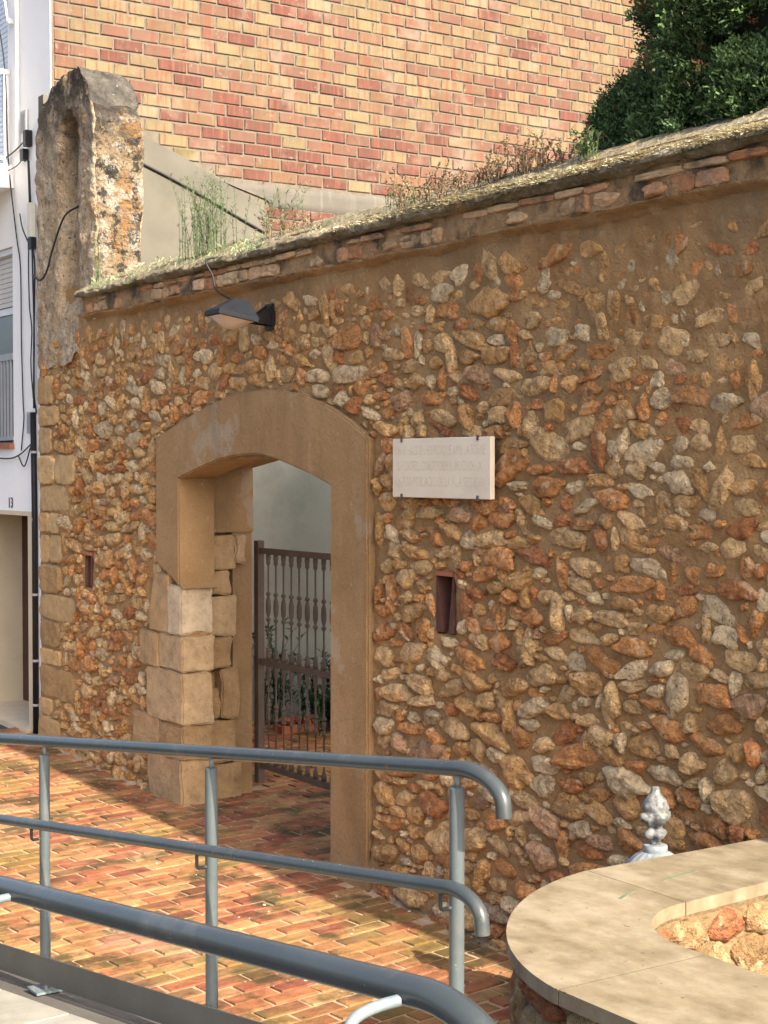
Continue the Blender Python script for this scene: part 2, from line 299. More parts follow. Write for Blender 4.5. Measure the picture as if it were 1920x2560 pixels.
# ------------------------------------------------------------------ rubble wall
WT = .68
wall = empty('stone_wall'); tag(wall, 'long rubble stone wall with tan mortar and brick coping beside the paved street', 'wall')
OUT = [(2.756, 2.113), (2.765, 3.158), (3.08, 3.242), (3.401, 3.321), (3.72, 3.396), (4.02, 3.449), (4.28, 3.475), (4.505, 3.482), (4.70, 3.478), (4.853, 3.465), (5.03, 3.442), (5.19, 3.408), (5.36, 3.37), (5.506, 3.33), (5.66, 3.274), (5.808, 3.214), (6.032, 3.102)]
INN = [(5.558, 2.778), (5.31, 2.852), (5.031, 2.914), (4.804, 2.964), (4.66, 2.985), (4.502, 2.999), (4.30, 2.999), (4.09, 2.986), (3.87, 2.957), (3.652, 2.916), (3.42, 2.866), (3.186, 2.812)]
def ztop(u): return float(np.interp(u, [p[0] for p in OUT[1:]], [p[1] for p in OUT[1:]]))
def zinn(u): return float(np.interp(u, [p[0] for p in INN[::-1]], [p[1] for p in INN[::-1]]))
SLITS = [(6.78, 6.945, 1.87, 2.225, .045), (1.165, 1.285, 1.80, 2.095, .015)]
def in_slit(u, z, m=0): return any(a-m < u < b+m and c-m < z < d+m for a, b, c, d, _ in SLITS)
WL = 13.0
def front_y(u, z):
    y = -.004 + .018*nz(u, 0, z, 2.3) + .013*nz(u, 4, z, 6) + .009*nz(u, 9, z, 16)
    y -= .035*max(0, (z-3.75)/.5)*max(0, min(1, (u-.3)/1)) * (.6+.5*nz(u, 2, z, 1.4))
    y -= .02*max(0, 1-z/1.2)
    return y
mb = MB()
def fskip(a, b):
    u, z = WL*a, -.3+4.62*b
    return (3.0 < u < 5.75 and z < min(2.95, zinn(max(3.19, min(5.55, u)))+.09)) or in_slit(u, z)
grid(mb, 520, 150, lambda a, b: (WL*a, front_y(WL*a, -.3+4.62*b), -.3+4.62*b), skip=fskip)
mb.build('mortar_face', M['mortar'], wall, smooth=True)
mb = MB()
mb.box(0, 1.16, .03, WT, -.3, 4.6).box(1.29, 3.0, .03, WT, -.3, 4.6).box(1.161, 1.289, .03, WT, -.3, 1.8).box(1.161, 1.289, .03, WT, 2.1, 4.6).box(1.161, 1.289, .35, WT-.004, 1.79, 2.11)
mb.box(5.75, 6.775, .03, WT, -.3, 4.6).box(6.95, WL, .03, WT, -.3, 4.6).box(6.776, 6.949, .03, WT, -.3, 1.87).box(6.776, 6.949, .03, WT, 2.226, 4.6).box(6.776, 6.949, .4, WT-.004, 1.86, 2.24)
mb.box(3.001, 5.749, .03, WT-.002, 3.06, 4.598)
mb.build('wall_core', M['mortar'], wall)
for a, b, c, d, tp in SLITS:      # tapered putlog slits lined with tile
    e = .012; mb = MB()
    mb.add([(a-.01, -.03, d), (b+.01, -.03, d), (b+.01, .2, d), (a-.01, .2, d), (a-.01, -.03, d+.028), (b+.01, -.03, d+.028), (b+.01, .2, d+.028), (a-.01, .2, d+.028)], [(0, 3, 2, 1), (4, 5, 6, 7), (0, 1, 5, 4), (1, 2, 6, 5), (2, 3, 7, 6), (3, 0, 4, 7)])
    mb.build('slit_lintel', M['terracotta'], wall); mb = MB()
    mb.add([(a-e, -.018, d-.002), (a, -.018, d-.002), (a+tp, -.018, c), (a-e, -.018, c), (a-e, .3, d-.002), (a, .3, d-.002), (a+tp, .3, c), (a+tp-e-.02, .3, c)], [(0, 3, 2, 1), (1, 2, 6, 5), (0, 4, 7, 3), (4, 5, 6, 7)])
    mb.add([(b, -.018, d-.002), (b+e, -.018, d-.002), (b+e, -.018, c), (b-tp, -.018, c), (b, .3, d-.002), (b+e, .3, d-.002), (b-tp+e+.02, .3, c), (b-tp, .3, c)], [(0, 3, 2, 1), (0, 4, 7, 3), (1, 2, 6, 5), (4, 5, 6, 7)])
    mb.build('slit_lining', M['slit_tile'], wall)

# stone shapes: broken outline, domed or flat face (unit size, sticks out to -y)
def stone_mesh(seed, blocky=False):
    r = random.Random(seed); n = 20; pw = r.uniform(8, 15) if blocky else r.choice([1.9, 2.3, 2.8, 3.6, 5]); ro = 0 if blocky else r.uniform(0, 1.57)
    ph = [r.uniform(0, 6.28) for _ in range(4)]; am = (0, .03, .02, .02) if blocky else (.05, .085, .06, .045)
    notch = (r.uniform(0, 6.28), r.uniform(.1, .35)) if not blocky and r.random() < .45 else None
    out = []
    for i in range(n):
        a = 6.28318*i/n; c, d = abs(math.cos(a-ro)), abs(math.sin(a-ro)); q = (c**pw + d**pw)**(-1/pw)
        q *= (1 if blocky else .90) + sum(am[k]*math.sin((k+2)*a+ph[k]) for k in range(4)) + r.uniform(-1, 1)*(.018 if blocky else .045)
        if notch: q *= 1 - notch[1]*max(0, math.cos(a-notch[0]))**14
        q = min(q, 1.16 if not blocky else 1.5)
        out.append((math.cos(a)*q, math.sin(a)*q))
    pl = [(r.uniform(.85, 1.35), r.uniform(.25, 1.15), r.uniform(0, 6.28)) for _ in range(5)]
    tx, tz = r.uniform(-.22, .22), r.uniform(-.3, .15); p_ = r.uniform(3, 7)
    def H(x, z, s):
        if blocky: return (1 - .30*s**14) + .30*nz(x*2+seed, z*2, seed) + .16*nz(x*5+seed, z*5, seed)
        h = 1 - s**p_*.75
        for c, g_, t in pl: h = min(h, c - g_*(x*math.cos(t)+z*math.sin(t))*.62)
        return max(.12, h*(1+tx*x+tz*z) + .30*nz(x*1.9+seed*3.1, seed, z*1.9) + .16*nz(x*5+seed*3.1, seed, z*5))
    vs = []
    for s in ((1.0, 1.0, .965, .82, .5, .25) if blocky else (1.0, 1.0, .93, .78, .55, .28)):
        first = len(vs) < n
        for x, z in out:
            hh = -.6 if first else H(x*s, z*s, s)*(.75 if s == 1.0 else 1); q = 1 + r.uniform(-.03, .03)
            vs.append((x*s*q, -hh, z*s*q))
    vs.append((0, -H(0, 0, 0), 0)); c = len(vs)-1; R = 6
    fs = [(i*n+j, i*n+(j+1) % n, (i+1)*n+(j+1) % n, (i+1)*n+j) for i in range(R-1) for j in range(n)] + [((R-1)*n+j, (R-1)*n+(j+1) % n, c) for j in range(n)]
    return MB().add(vs, fs)
def stones(n, m, sm, blocky=False):
    o = []
    for s in range(n):
        me = stone_mesh(s*13+5, blocky).mesh('stone', m, smooth=True)
        if s % 3 < sm: me.set_sharp_from_angle(angle=R_(26))
        o.append(me)
    return o
SV = stones(36, M['stone_object'], 2)
AV = stones(14, M['ash_object'], 2, True)
PAL = dict(cream=(.69, .45, .21), tan=(.63, .36, .14), orange=(.60, .28, .10), rust=(.50, .205, .078), grey=(.48, .375, .24), pale=(.74, .56, .33), pink=(.54, .32, .175))
def pick(u, z):
    lo = max(0, min(1, (1.6-z)/1.4))*max(0, min(1, (u-4)/3))
    wts = dict(cream=3.2+.8*lo, tan=3.6, orange=3.0*(1-.5*lo), rust=.8, grey=.05+.6*lo, pale=1.9, pink=.3+.8*lo)
    return shade(random.choices([PAL[k] for k in wts], list(wts.values()))[0], .18)
JAMB_BOX = [(2.55, 3.25, 1.5, 1.96), (2.40, 3.25, 1.2, 1.54), (2.52, 3.25, .76, 1.24), (2.22, 3.25, .45, .80), (2.52, 3.25, .0, .5)]
PLQ = (6.33, 7.48, 2.68, 3.12)
quoin_edge = []
def blocked(u, z, w, h):
    if u-w < .02: return True
    for a, b, c, d in JAMB_BOX:
        if a-.03 < u+w*.8 and u-w*.8 < b and c-.02 < z+h*.8 and z-h*.8 < d: return True
    if 2.74 < u+w*.8 and u-w*.8 < 6.06 and z-h*.8 < ztop(max(2.77, min(6.03, u)))+.005 and (z > 2.05 or u > 2.9): return True
    for a, b, c, d, _ in SLITS:
        if a-.03 < u+w and u-w < b+.03 and c-.02 < z+h and z-h < d+.04: return True
    a, b, c, d = PLQ
    if a+.02 < u < b-.02 and c+.02 < z < d-.02: return True
    for a, b, c, d in quoin_edge:
        if a < u+w*.85 and u-w*.85 < b+.015 and c < z+h*.8 and z-h*.8 < d: return True
    return False
def lay_quoin(u0, u1, z0, z1, col):
    quoin_edge.append((u0, u1, z0, z1))
    return ((u0+u1)/2, .0, (z0+z1)/2), (u1-u0)/2-.001, (z1-z0)/2-.001, col
quo = []; z = .17; k = 0
while z < 3.78:
    h = random.uniform(.15, .32); u1 = random.choice([.38, .55, .75, .5, .9, .32]); zz = min(z+h, 3.86)
    cuts = [0, u1] if random.random() < .45 else [0, u1*random.uniform(.45, .65), u1]
    for a, b in zip(cuts[:-1], cuts[1:]): quo.append(lay_quoin(a+.005, b, z+.01, zz, shade(random.choice([(.43, .275, .125), (.46, .31, .15), (.39, .24, .105)]), .1)))
    z = zz+.008; k += 1
for p, hw, hh, c in quo: inst('quoin', random.choice(AV), wall, (p[0], front_y(p[0], p[2])+.005, p[2]), (0, 0, 0), (hw, random.uniform(.018, .034), hh), shade(c, .2))
fl = []; occ = np.zeros((6000, 4)); no = 0
for w_, h_, tries, pad in ((.150, .080, 700, 1.0), (.110, .062, 4500, .95), (.085, .049, 12000, .93), (.064, .039, 16000, .93), (.043, .027, 15000, .93), (.026, .018, 9000, .97)):
    for _ in range(tries):
        u, z = random.uniform(.03, 10.9), random.uniform(.0, 4.17)
        lowr = max(0, min(1, (u-4.5)/3))*max(0, min(1, (2.0-z)/1.4)); left = max(0, min(1, (3.5-u)/2))
        if w_ > .14 and random.random() > .12 + .8*lowr: continue
        if .10 < w_ < .14 and random.random() > .55 - .35*left + .3*lowr: continue
        z += .42*(round(z/.108)*.108 - z)*(w_ > .035)
        w2, h2 = w_*random.uniform(.8, 1.5), h_*random.uniform(.68, 1.08); rot = random.gauss(0, .2)
        if random.random() < .22 and w_ < .14: w2, h2 = h2*1.15, w2*.82; rot = random.gauss(0, .35)
        if z < zs(u)-.02 or not inview((u, 0, z), 50): continue
        up = max(0, (z-3.55)/.6); sm = nz(u, 2, z, .55)
        if random.random() < .55*up + .42*max(0, min(1, (u-6.8)/2))*max(0, min(1, (z-1.9)/.9))*(.6+sm) or z > 4.12: continue
        o_ = occ[:no]
        if no and np.any(((o_[:, 0]-u)/(o_[:, 2]+w2))**2 + ((o_[:, 1]-z)/(o_[:, 3]+h2))**2 < pad*pad): continue
        if blocked(u, z, w2, h2): continue
        buried = min(.8, max(0, (z-3.2)/.9)*.55 + .5*max(0, min(1, (u-7.5)/1.5))*max(0, min(1, (z-1.6)/.8)))
        d = random.uniform(.024, .052)*(1-buried)*min(1.2, .5+h2*9)
        occ[no] = (u, z, w2, h2); no += 1; g_ = 1.10
        fl.append(((u, front_y(u, z)+.006*buried, z), (random.uniform(-.12, .12), rot, random.uniform(-.12, .12)), (w2*g_, d, h2*g_), random.randrange(len(SV)), pick(u, z)))
def appsize(t):
    q = proj(t[0]); c = abs((Vector(t[0])-CAM).normalized().y); return t[2][0]*t[2][2]*c/q[2]**2 if inview(t[0], 0) else 0
fl.sort(key=appsize, reverse=True); st = MB()
for k, (p, r, s, v, c) in enumerate(fl):
    if k < 300: inst('stone', SV[v], wall, p, r, s, c)
    else: bake(st, SV[v], p, r, s, c)
o = st.build('small_stones', M['stone_attr'], wall, smooth=True, attr=True); tag(o, kind='stuff'); o.data.set_sharp_from_angle(angle=R_(30))

# ---- coping: corbel strip, two rows of brick and a mossy sloped cap with a broken lip
mb = MB(); cx0 = 1.28
def corb(a, b):
    u = cx0 + (WL-cx0)*a; prof = [(.02, 4.215), (-.025, 4.235), (-.045, 4.252), (-.075, 4.27), (-.092, 4.282), (-.088, 4.296), (.02, 4.30)]
    i = b*6; k = int(min(5, i)); f = i-k; y = prof[k][0]*(1-f)+prof[k+1][0]*f; z = prof[k][1]*(1-f)+prof[k+1][1]*f
    return (u, y - .03*nz(u, 1, b, 3) - .016*nz(u, b*3, 2, 15), z + .02*nz(u, 7, 0, 2.4)*(1-b) + .010*nz(u, b*4, 4, 13)*(1-b))
grid(mb, 420, 6, corb); mb.build('corbel_band', M['mortar'], wall, smooth=True)
mb = MB(); grid(mb, 420, 6, lambda a, b: (cx0+(WL-cx0)*a, -.085-.022*nz(cx0+(WL-cx0)*a, b*.4, 3, 3.4)-.012*nz(cx0+(WL-cx0)*a, b*1.2, 3, 14), 4.285+.18*b)); mb.build('coping_bed', M['cop_bed'], wall, smooth=True)
CV = [stone_mesh(900+s, s % 3 > 0).mesh('coping_brick', M['cop_object'], smooth=True) for s in range(12)]
for me in CV: me.set_sharp_from_angle(angle=R_(35))
CCOL = [(.46, .25, .13), (.52, .33, .18), (.40, .19, .09), (.54, .38, .22), (.48, .32, .18), (.46, .29, .15)]
def brickrow(name, z, h, w0, w1, y, keep):
    u = cx0+random.uniform(0, .1)
    while u < 11.2:
        ww = random.uniform(w0, w1); hh = h*random.uniform(.86, 1.04); fl_ = nz(u, z*9, 0, .9)
        if random.random() < keep + .25*fl_:
            inst(name, random.choice(CV), wall, (u+ww/2, y+random.uniform(-.012, .012), z+h/2+random.uniform(-.005, .005)), (random.uniform(-.06, .06), random.uniform(-.035, .035), random.uniform(-.05, .05)), (ww/2-.004, random.uniform(.022, .036), hh/2), shade(random.choice(CCOL), .15))
        u += ww
brickrow('coping_brick', 4.293, .094, .11, .26, -.077, .80)
brickrow('coping_tile', 4.394, .040, .18, .34, -.076, .80)
mb = MB()
def capf(a, b):
    u = cx0 + (WL-cx0)*a
    pr = [(-.02, 4.446), (-.125, 4.452), (-.158, 4.468), (-.160, 4.488), (-.135, 4.515), (-.05, 4.56), (.06, 4.61), (.17, 4.66), (.29, 4.715), (.40, 4.755), (.50, 4.76), (.66, 4.69), (.72, 4.60), (.70, 4.45)]
    k = min(len(pr)-2, int(b*(len(pr)-1))); f = b*(len(pr)-1)-k; y = pr[k][0]*(1-f)+pr[k+1][0]*f; z = pr[k][1]*(1-f)+pr[k+1][1]*f
    e = max(0, 1-abs(b-.2)/.18)
    return (u, y - .02*nz(u, b*2, 0, 3) - .016*nz(u, b*6, 0, 13) + e*.045*max(0, nz(u, 0, 2, 2.6)) + e*.02*nz(u, 0, 5, 9), z + .02*nz(u, b*5, 5, 2.2) + .016*nz(u, b*9, 1, 11))
grid(mb, 460, 28, capf); mb.build('coping_cap', M['cap'], wall, smooth=True)

# ---- gateway: rendered surround with a low arch, block jamb below it on the left
gw = MB()
poly = OUT + [(6.031, .0), (5.548, .0)] + INN + [(3.187, 1.951), (3.252, 1.915)]
front = lambda p, t: (p[0], t, p[1])
gw.prism(poly, front, -.06, .27)
gs = gw.build('gate_surround', M['surround'], wall)
bm = bmesh.new(); bm.from_mesh(gs.data); bmesh.ops.recalc_face_normals(bm, faces=bm.faces)
bmesh.ops.bevel(bm, geom=[e for e in bm.edges if e.calc_length() and abs(e.verts[0].co.y-e.verts[1].co.y) < .01 and e.verts[0].co.y < 0], offset=.012, segments=2, affect='EDGES')
bm.to_mesh(gs.data); bm.free(); sharp(gs, 40)
gw = MB()
inn2 = [(5.66, 2.95), (5.031, 3.02), (4.502, 3.045), (4.09, 3.03), (3.652, 2.98), (3.09, 2.90)]
gw.prism([(3.0, 3.3), (5.76, 3.3), (5.76, 0), (5.66, 0)] + inn2 + [(3.09, 2.36), (3.0, 2.36)], front, .272, WT+.01)
gs2 = gw.build('inner_lintel', M['surround'], wall)
bm = bmesh.new(); bm.from_mesh(gs2.data); bmesh.ops.recalc_face_normals(bm, faces=bm.faces); bm.to_mesh(gs2.data); bm.free()
MB().box(2.98, 3.075, .50, WT+.004, -.1, 2.36).box(2.90, 2.99, .22, .499, -.1, 2.36).build('jamb_plaster', M['surround'], wall)
# big jamb blocks: solid corner stones with rough faces
def block(name, x0, x1, y0, y1, z0, z1, col, rough=.012, seed=0, taper=0):
    bm = bmesh.new(); bmesh.ops.create_cube(bm, size=1)
    for v in bm.verts: v.co = Vector(((x0+x1)/2+v.co.x*(x1-x0), (y0+y1)/2+v.co.y*(y1-y0), (z0+z1)/2+v.co.z*(z1-z0)))
    bmesh.ops.bevel(bm, geom=list(bm.edges), offset=.014, segments=2, affect='EDGES')
    bmesh.ops.subdivide_edges(bm, edges=[e for e in bm.edges if e.calc_length() > .08], cuts=3, use_grid_fill=True)
    for v in bm.verts:
        p = v.co*7; d = Vector((nz(p.x+seed, p.y, p.z), nz(p.x, p.y+seed+5, p.z), nz(p.x, p.y, p.z+seed+9)))
        p = v.co*19; d += .5*Vector((nz(p.x+seed, p.y, p.z), nz(p.x, p.y+seed+5, p.z), nz(p.x, p.y, p.z+seed+9)))
        v.co += d*rough*1.6
        if taper and v.co.x < (x0+x1)/2: v.co.x += taper*(v.co.z-z0)/(z1-z0)
    me = bpy.data.meshes.new(name); bm.to_mesh(me); bm.free(); me.materials.append(M['ash_object'])
    for p in me.polygons: p.use_smooth = True
    me.set_sharp_from_angle(angle=R_(38))
    o = link(bpy.data.objects.new(name, me), wall); o.color = (*col, 1); return o
T1, T2, T3 = (.38, .25, .13), (.42, .295, .165), (.32, .205, .10)
for i, (x0, x1, z0, z1, c, rg) in enumerate([(2.60, 3.0, 1.525, 2.02, (.40, .26, .13), .008), (2.98, 3.21, 1.525, 1.935, (.50, .40, .27), .015), (2.43, 2.79, 1.225, 1.515, T1, .014), (2.80, 3.235, 1.225, 1.515, T2, .012),
        (2.56, 3.235, .785, 1.215, T2, .012), (2.25, 2.80, .50, .80, T1, .016), (2.81, 3.225, .50, .775, T3, .016), (2.58, 3.22, .10, .49, T1, .012)]):
    block('jamb_stone', x0, x1, -.055-.004*(i % 3), .235+.008*(i % 2), z0, z1, c, rg, i*3.3, .09 if i == 0 else 0)
MB().box(2.64, 3.195, -.034, .225, .05, 1.93).build('jamb_mortar', M['mortar'], wall)
for i, (y0, y1, z0, z1, c) in enumerate([(.24, .50, 2.05, 2.34, T1), (.5, .60, 2.1, 2.34, T2), (.24, .46, 1.84, 2.04, T1), (.24, .52, 1.495, 1.83, T2), (.25, .47, 1.225, 1.485, T3), (.36, .53, .80, 1.215, T3), (.24, .36, .80, 1.06, T3), (.24, .50, .43, .79, T3), (.24, .56, .10, .42, T3)]):
    block('jamb_stone', 2.9, 3.115+.012*(i % 3), y0, y1, z0, z1, c, .014, 40+i*2.7)

# ------------------------------------------------------------------ bell gable
bg = empty('bell_gable', (.7, .2, 4.2)); tag(bg, 'weathered bell gable with black lichen and a tall empty arched niche at the wall end', 'bell gable')
TOPU = [-.02, .03, .1, .23, .42, .64, .88, 1.10, 1.28, 1.40, 1.45]; TOPZ = [6.2, 6.29, 6.35, 6.43, 6.52, 6.59, 6.62, 6.59, 6.47, 6.33, 6.24]
def gtop(u): return float(np.interp(u, TOPU, TOPZ))
U0, U1, GD = -.02, 1.46, .47
def niche(u, z):
    c, hw = .83, .245; d = 0
    def inside(zt, m): 
        if z > zt: return 0
        e = abs(u-c); r = hw*math.sqrt(max(0, 1-max(0, (z-(zt-.33))/.33)**2)) if z > zt-.33 else hw
        return max(0, min(1, (r-e)/m))
    d = .17*inside(6.24, .03) if z > 4.75 else .17*max(0, (z-4.35)/.4)*inside(6.24, .03)
    if z > 5.44: d += .22*inside(6.2, .02)*min(1, (z-5.44)/.03)
    if 5.2 < z < 5.36 and .80 < u < 1.07: d += .2
    return d
def grough(p):
    x, y, z = p; q = Vector((x, y, z))
    n1 = Vector((nz(x+3, y, z, 3), nz(x, y+7, z, 3), nz(x, y, z+5, 3)*.5)); n2 = Vector((nz(x+3, y, z, 9), nz(x, y+7, z, 9), 0)); n3 = Vector((nz(x+3, y, z, 24), nz(x, y+7, z, 24), nz(x, y, z, 24)))
    return q + n1*.026 + n2*.018 + n3*.012
def edge(u, y, z):      # rounded arrises
    r = .045; du = min(u-U0, U1-u); dy = min(y, GD-y) if y >= 0 else 0
    if du < r and 0 <= dy < r:
        a, b = r-du, r-dy; q = math.hypot(a, b)
        if q > r: s = r/q; u = (U0+r-a*s if u-U0 < r else U1-r+a*s); y = (r-b*s if y < GD/2 else GD-r+b*s)
    return (u, y, z)
mb = MB()
zb = lambda u: 3.88 + .05*nz(u, 1, 1, 5) if u < .95 else 3.95 + .3*min(1, (u-.95)/.35)
def gt_(u, y): return gtop(u) - .05*max(0, y/GD)*max(0, (u-.6)/.8) + .05*nz(u, y, 1, 4)
def gpt(u, y, b, nch=False):
    p = edge(u, y, 0); z0 = zb(u); z = z0 + (gt_(u, y)-z0)*b; yy = p[1] + (niche(u, z) if nch else 0)
    q = 1-max(0, b-.93)/.07*.06; return grough((.70+(p[0]-.70)*q, yy-.03, z))
NV = 110
grid(mb, 64, NV, lambda a, b: gpt(U0+(U1-U0)*a, 0, b, True))
nA = len(mb.f)
grid(mb, 24, NV, lambda a, b: gpt(U1, GD*a, b))
nB = len(mb.f)
grid(mb, 64, NV, lambda a, b: gpt(U1-(U1-U0)*a, GD, b))
grid(mb, 24, NV, lambda a, b: gpt(U0, GD*(1-a), b))
nC = len(mb.f)
grid(mb, 64, 24, lambda a, b: gpt(U0+(U1-U0)*a, GD*b, 1))
mb.m = [0]*nA + [1]*(nB-nA) + [0]*(nC-nB) + [2]*(len(mb.f)-nC)
mb.v = [(x-.7, y-.2, z-4.2) for x, y, z in mb.v]
gm = mb.build('masonry', [M['gable'], M['gable_side'], M['gable_top']], bg, smooth=True)
bm = bmesh.new(); bm.from_mesh(gm.data); bmesh.ops.remove_doubles(bm, verts=bm.verts, dist=.003); bmesh.ops.recalc_face_normals(bm, faces=bm.faces); bm.to_mesh(gm.data); bm.free()
for p in gm.data.polygons: p.use_smooth = True
for dz in (1.11, 1.165): inst('niche_brick', CV[int(dz*100) % 10], bg, (.25, .02, dz), (0, 0, 0), (.11, .04, .024), (.42, .27, .15))
0 and inst('ledge_tile', CV[3], bg, (.73, .02, .30), (0, .02, R_(90)), (.26, .05, .022), (.45, .14, .07))
0 and inst('cap_slab', CV[5], bg, (.42, .16, 2.33), (R_(-8), R_(17), .06), (.30, .26, .05), (.20, .18, .15))

# ------------------------------------------------------------------ brick party wall
bw = empty('brick_wall', (.05, .1, 0)); tag(bw, 'tall party wall of yellow orange and red bricks rising behind the stone wall', 'brick wall')
BZ = 8.74
MB().box(-.25, -.005, .012, 12, -.3, BZ).build('joint_mortar', M['brick_joint'], bw)
def y_of(p): return p[0]-.1
RPOLY = [(-.08, 0), (9, 0), (9, 4.35), (5.0, 4.5), (3.0, 5.05), (2.483, 5.40), (2.402, 5.676), (1.8, 5.941), (1.375, 6.131), (1.08, 6.232), (.62, 6.42), (.02, 6.55), (-.08, 6.55)]
mb = MB()
mb.prism([(p[0], max(3.5, p[1])) for p in RPOLY], lambda p, t: (t, p[0], p[1]), .03, -.10)
rp = mb.build('render_patch', M['render_grey'], bw); bm = bmesh.new(); bm.from_mesh(rp.data); bmesh.ops.recalc_face_normals(bm, faces=bm.faces); bm.to_mesh(rp.data); bm.free()
MB().box(-.05, .028, -.08, 9, -.2, 3.499).build('courtyard_render', M['render_court'], bw)  # lower part of the same wall, in the lightened render colour
mb = MB()
def beam(a, b):
    y = 1.72+8*a; z = (5.69+.012*nz(y, 0, 0, 3)+.014*nz(y, 0, 0, 11)) + (.215+.03*a*2+.02*nz(y, 5, 0, 2)+.012*nz(y, 5, 0, 9))*b
    z = max(z, 5.98-.11*(y-1.6)*2.4) if y < 2.45 else z
    return (.018+.008*nz(y, z, 0, 8) - (.02 if b in (0, 1) else 0), y, z)
grid(mb, 160, 6, beam); mb.build('concrete_beam', M['concrete'], bw, smooth=True)
def inpoly(y, z, P):
    c = False
    for i in range(len(P)):
        (a, b), (d, e) = P[i], P[i-1]
        if (b > z) != (e > z) and y < (d-a)*(z-b)/(e-b)+a: c = not c
    return c
def brick_mesh(seed):
    r = random.Random(seed); j = lambda s=.003: r.uniform(-s, s); b = .006
    lo = [(-1, -1), (1, -1), (1, 1), (-1, 1)]; m = MB(); hy, hz = .152, .0535
    vs = [(-.02, y*hy, z*hz) for y, z in lo] + [(.004, y*hy+j(), z*hz+j(.002)) for y, z in lo] + [(.011+j(.0015), y*(hy-b)+j(), z*(hz-b)+j(.002)) for y, z in lo]
    if r.random() < .5: k = r.randrange(4); q = vs[8+k]; vs[8+k] = (q[0]-.004, q[1]*r.uniform(.86, .95), q[2]*r.uniform(.7, .9))
    m.add(vs, [(k, (k+1) % 4, (k+1) % 4+4, k+4) for k in range(4)] + [(k+4, (k+1) % 4+4, (k+1) % 4+8, k+8) for k in range(4)] + [(8, 9, 10, 11)])
    return m.mesh('brick', M['brick_object'])
BV = [brick_mesh(s) for s in range(9)]
YEL, ORA, PNK, RED, OLI = (.148, .114, .062), (.134, .083, .048), (.120, .066, .046), (.094, .038, .028), (.105, .095, .038)
items = []; z = 4.30; r = 0
while z < BZ-.06:
    y = -.02 + (.16 if r % 2 else 0) + random.uniform(-.03, .03)
    first = True
    while y < 9.5:
        L = .308 + random.uniform(-.012, .012); f = 1
        if first: L = .308 if r % 2 == 0 else .15; first = False; y = .045
        yc, zc = y+L/2, z+.0635 + .010*nz(y, 0, z, .6) + random.uniform(-.0025, .0025)
        ok = not inpoly(yc+.1, zc-.02, [(a+.1, b) for a, b in RPOLY]) and not (yc > 1.7 and 5.64 < zc < 5.955)
        if ok and inview((.06, yc+.1, zc), 40):
            t = (zc-6.0)/2.0 + .35*nz(y, 3, z, .45)
            wts = [max(.12, 1.2*t+.15)*3.3, 1.3, 1.1+.6*(1-t), max(.32, 1.5-1.8*t)*1.9, .05]
            items.append(((0, yc, zc), (random.uniform(-.012, .012), random.uniform(-.02, .02), random.uniform(-.012, .012)), (1, L/.308*.985, random.uniform(.95, 1.03)), random.randrange(9), shade(random.choices([YEL, ORA, PNK, RED, OLI], wts)[0], .12)))
        y += L + .014
    z += .127; r += 1
items.sort(key=lambda t: proj((.05, t[0][1]+.1, t[0][2]))[2]); st = MB()
for k, (p, ro, s, v, c) in enumerate(items):
    if k < 300: inst('brick', BV[v], bw, p, ro, s, c)
    else: bake(st, BV[v], p, ro, s, c)
tag(st.build('far_bricks', M['brick_attr'], bw, attr=True), kind='stuff')
MB().box(-.3, .05, .0, 12.05, BZ, BZ+.09).build('wall_cap', M['concrete'], bw)

# ------------------------------------------------------------------ white house
hs = empty('white_house', (-2, .11, 0)); tag(hs, 'white painted town house numbered 13 with balcony, window and open porch at the left', 'house')
def H(m): m.v = [(x+2, y-.11, z) for x, y, z in m.v]; return m
FX = .046
WIN = (-2.3, -1.03, 3.16, 5.21); UW = (-2.4, -1.13, 6.05, 8.6); DR = (-2.38, -.575, .25, 2.41)
m = MB(); xsl = sorted({-7, FX, *WIN[:2], *UW[:2], *DR[:2]}); zsl = sorted({-.2, 8.8, *WIN[2:], *UW[2:], *DR[2:]})
for i in range(len(xsl)-1):
    for j in range(len(zsl)-1):
        cx, cz = (xsl[i]+xsl[i+1])/2, (zsl[j]+zsl[j+1])/2
        if any(a < cx < b and c < cz < d for a, b, c, d in (WIN, UW, DR)): continue
        m.add([(xsl[i], .11, zsl[j]), (xsl[i+1], .11, zsl[j]), (xsl[i+1], .11, zsl[j+1]), (xsl[i], .11, zsl[j+1])], [(0, 1, 2, 3)])
for a, b, c, d, dp in ((*WIN, .16), (*UW, .16)):
    m.add([(a, .11, c), (b, .11, c), (b, .11, d), (a, .11, d), (a, .11+dp, c), (b, .11+dp, c), (b, .11+dp, d), (a, .11+dp, d)], [(0, 4, 5, 1), (1, 5, 6, 2), (2, 6, 7, 3), (3, 7, 4, 0)])
m.add([(FX, .11, -.2), (FX, .118, -.2), (FX, .118, 8.8), (FX, .11, 8.8)], [(0, 1, 2, 3)])
m.add([(-7, .11, 8.8), (FX, .11, 8.8), (FX, .3, 8.8), (-7, .3, 8.8)], [(0, 1, 2, 3)])
H(m).build('wall', M['white'], hs)
H(MB().box(-7, -.21, .9, 12, -.3, 8.79)).build('house_body', M['white'], hs)
a, b, c, d = DR
H(MB().box(a-.25, a, .115, .72, .2, d+.1).box(a, b, .115, .72, d, d+.1).box(a, -.3, .115, .72, -.1, .25)).build('porch_wall', M['porch'], hs)
dm = H(MB().box(a+.001, b+.2, .70, .76, .26, d)).build('door', M['maroon'], hs)
H(MB().tube([(a+.5, .69, 1.15), (a+.5, .64, 1.15), (a+.62, .64, 1.15)], .012, 8)).build('handle', M['grey_bar'], dm)
H(MB().box(b, b+.105, .085, .2, .25, d).box(a-.1, b+.105, .08, .2, d+.001, d+.045)).build('door_frame', M['cream'], hs)
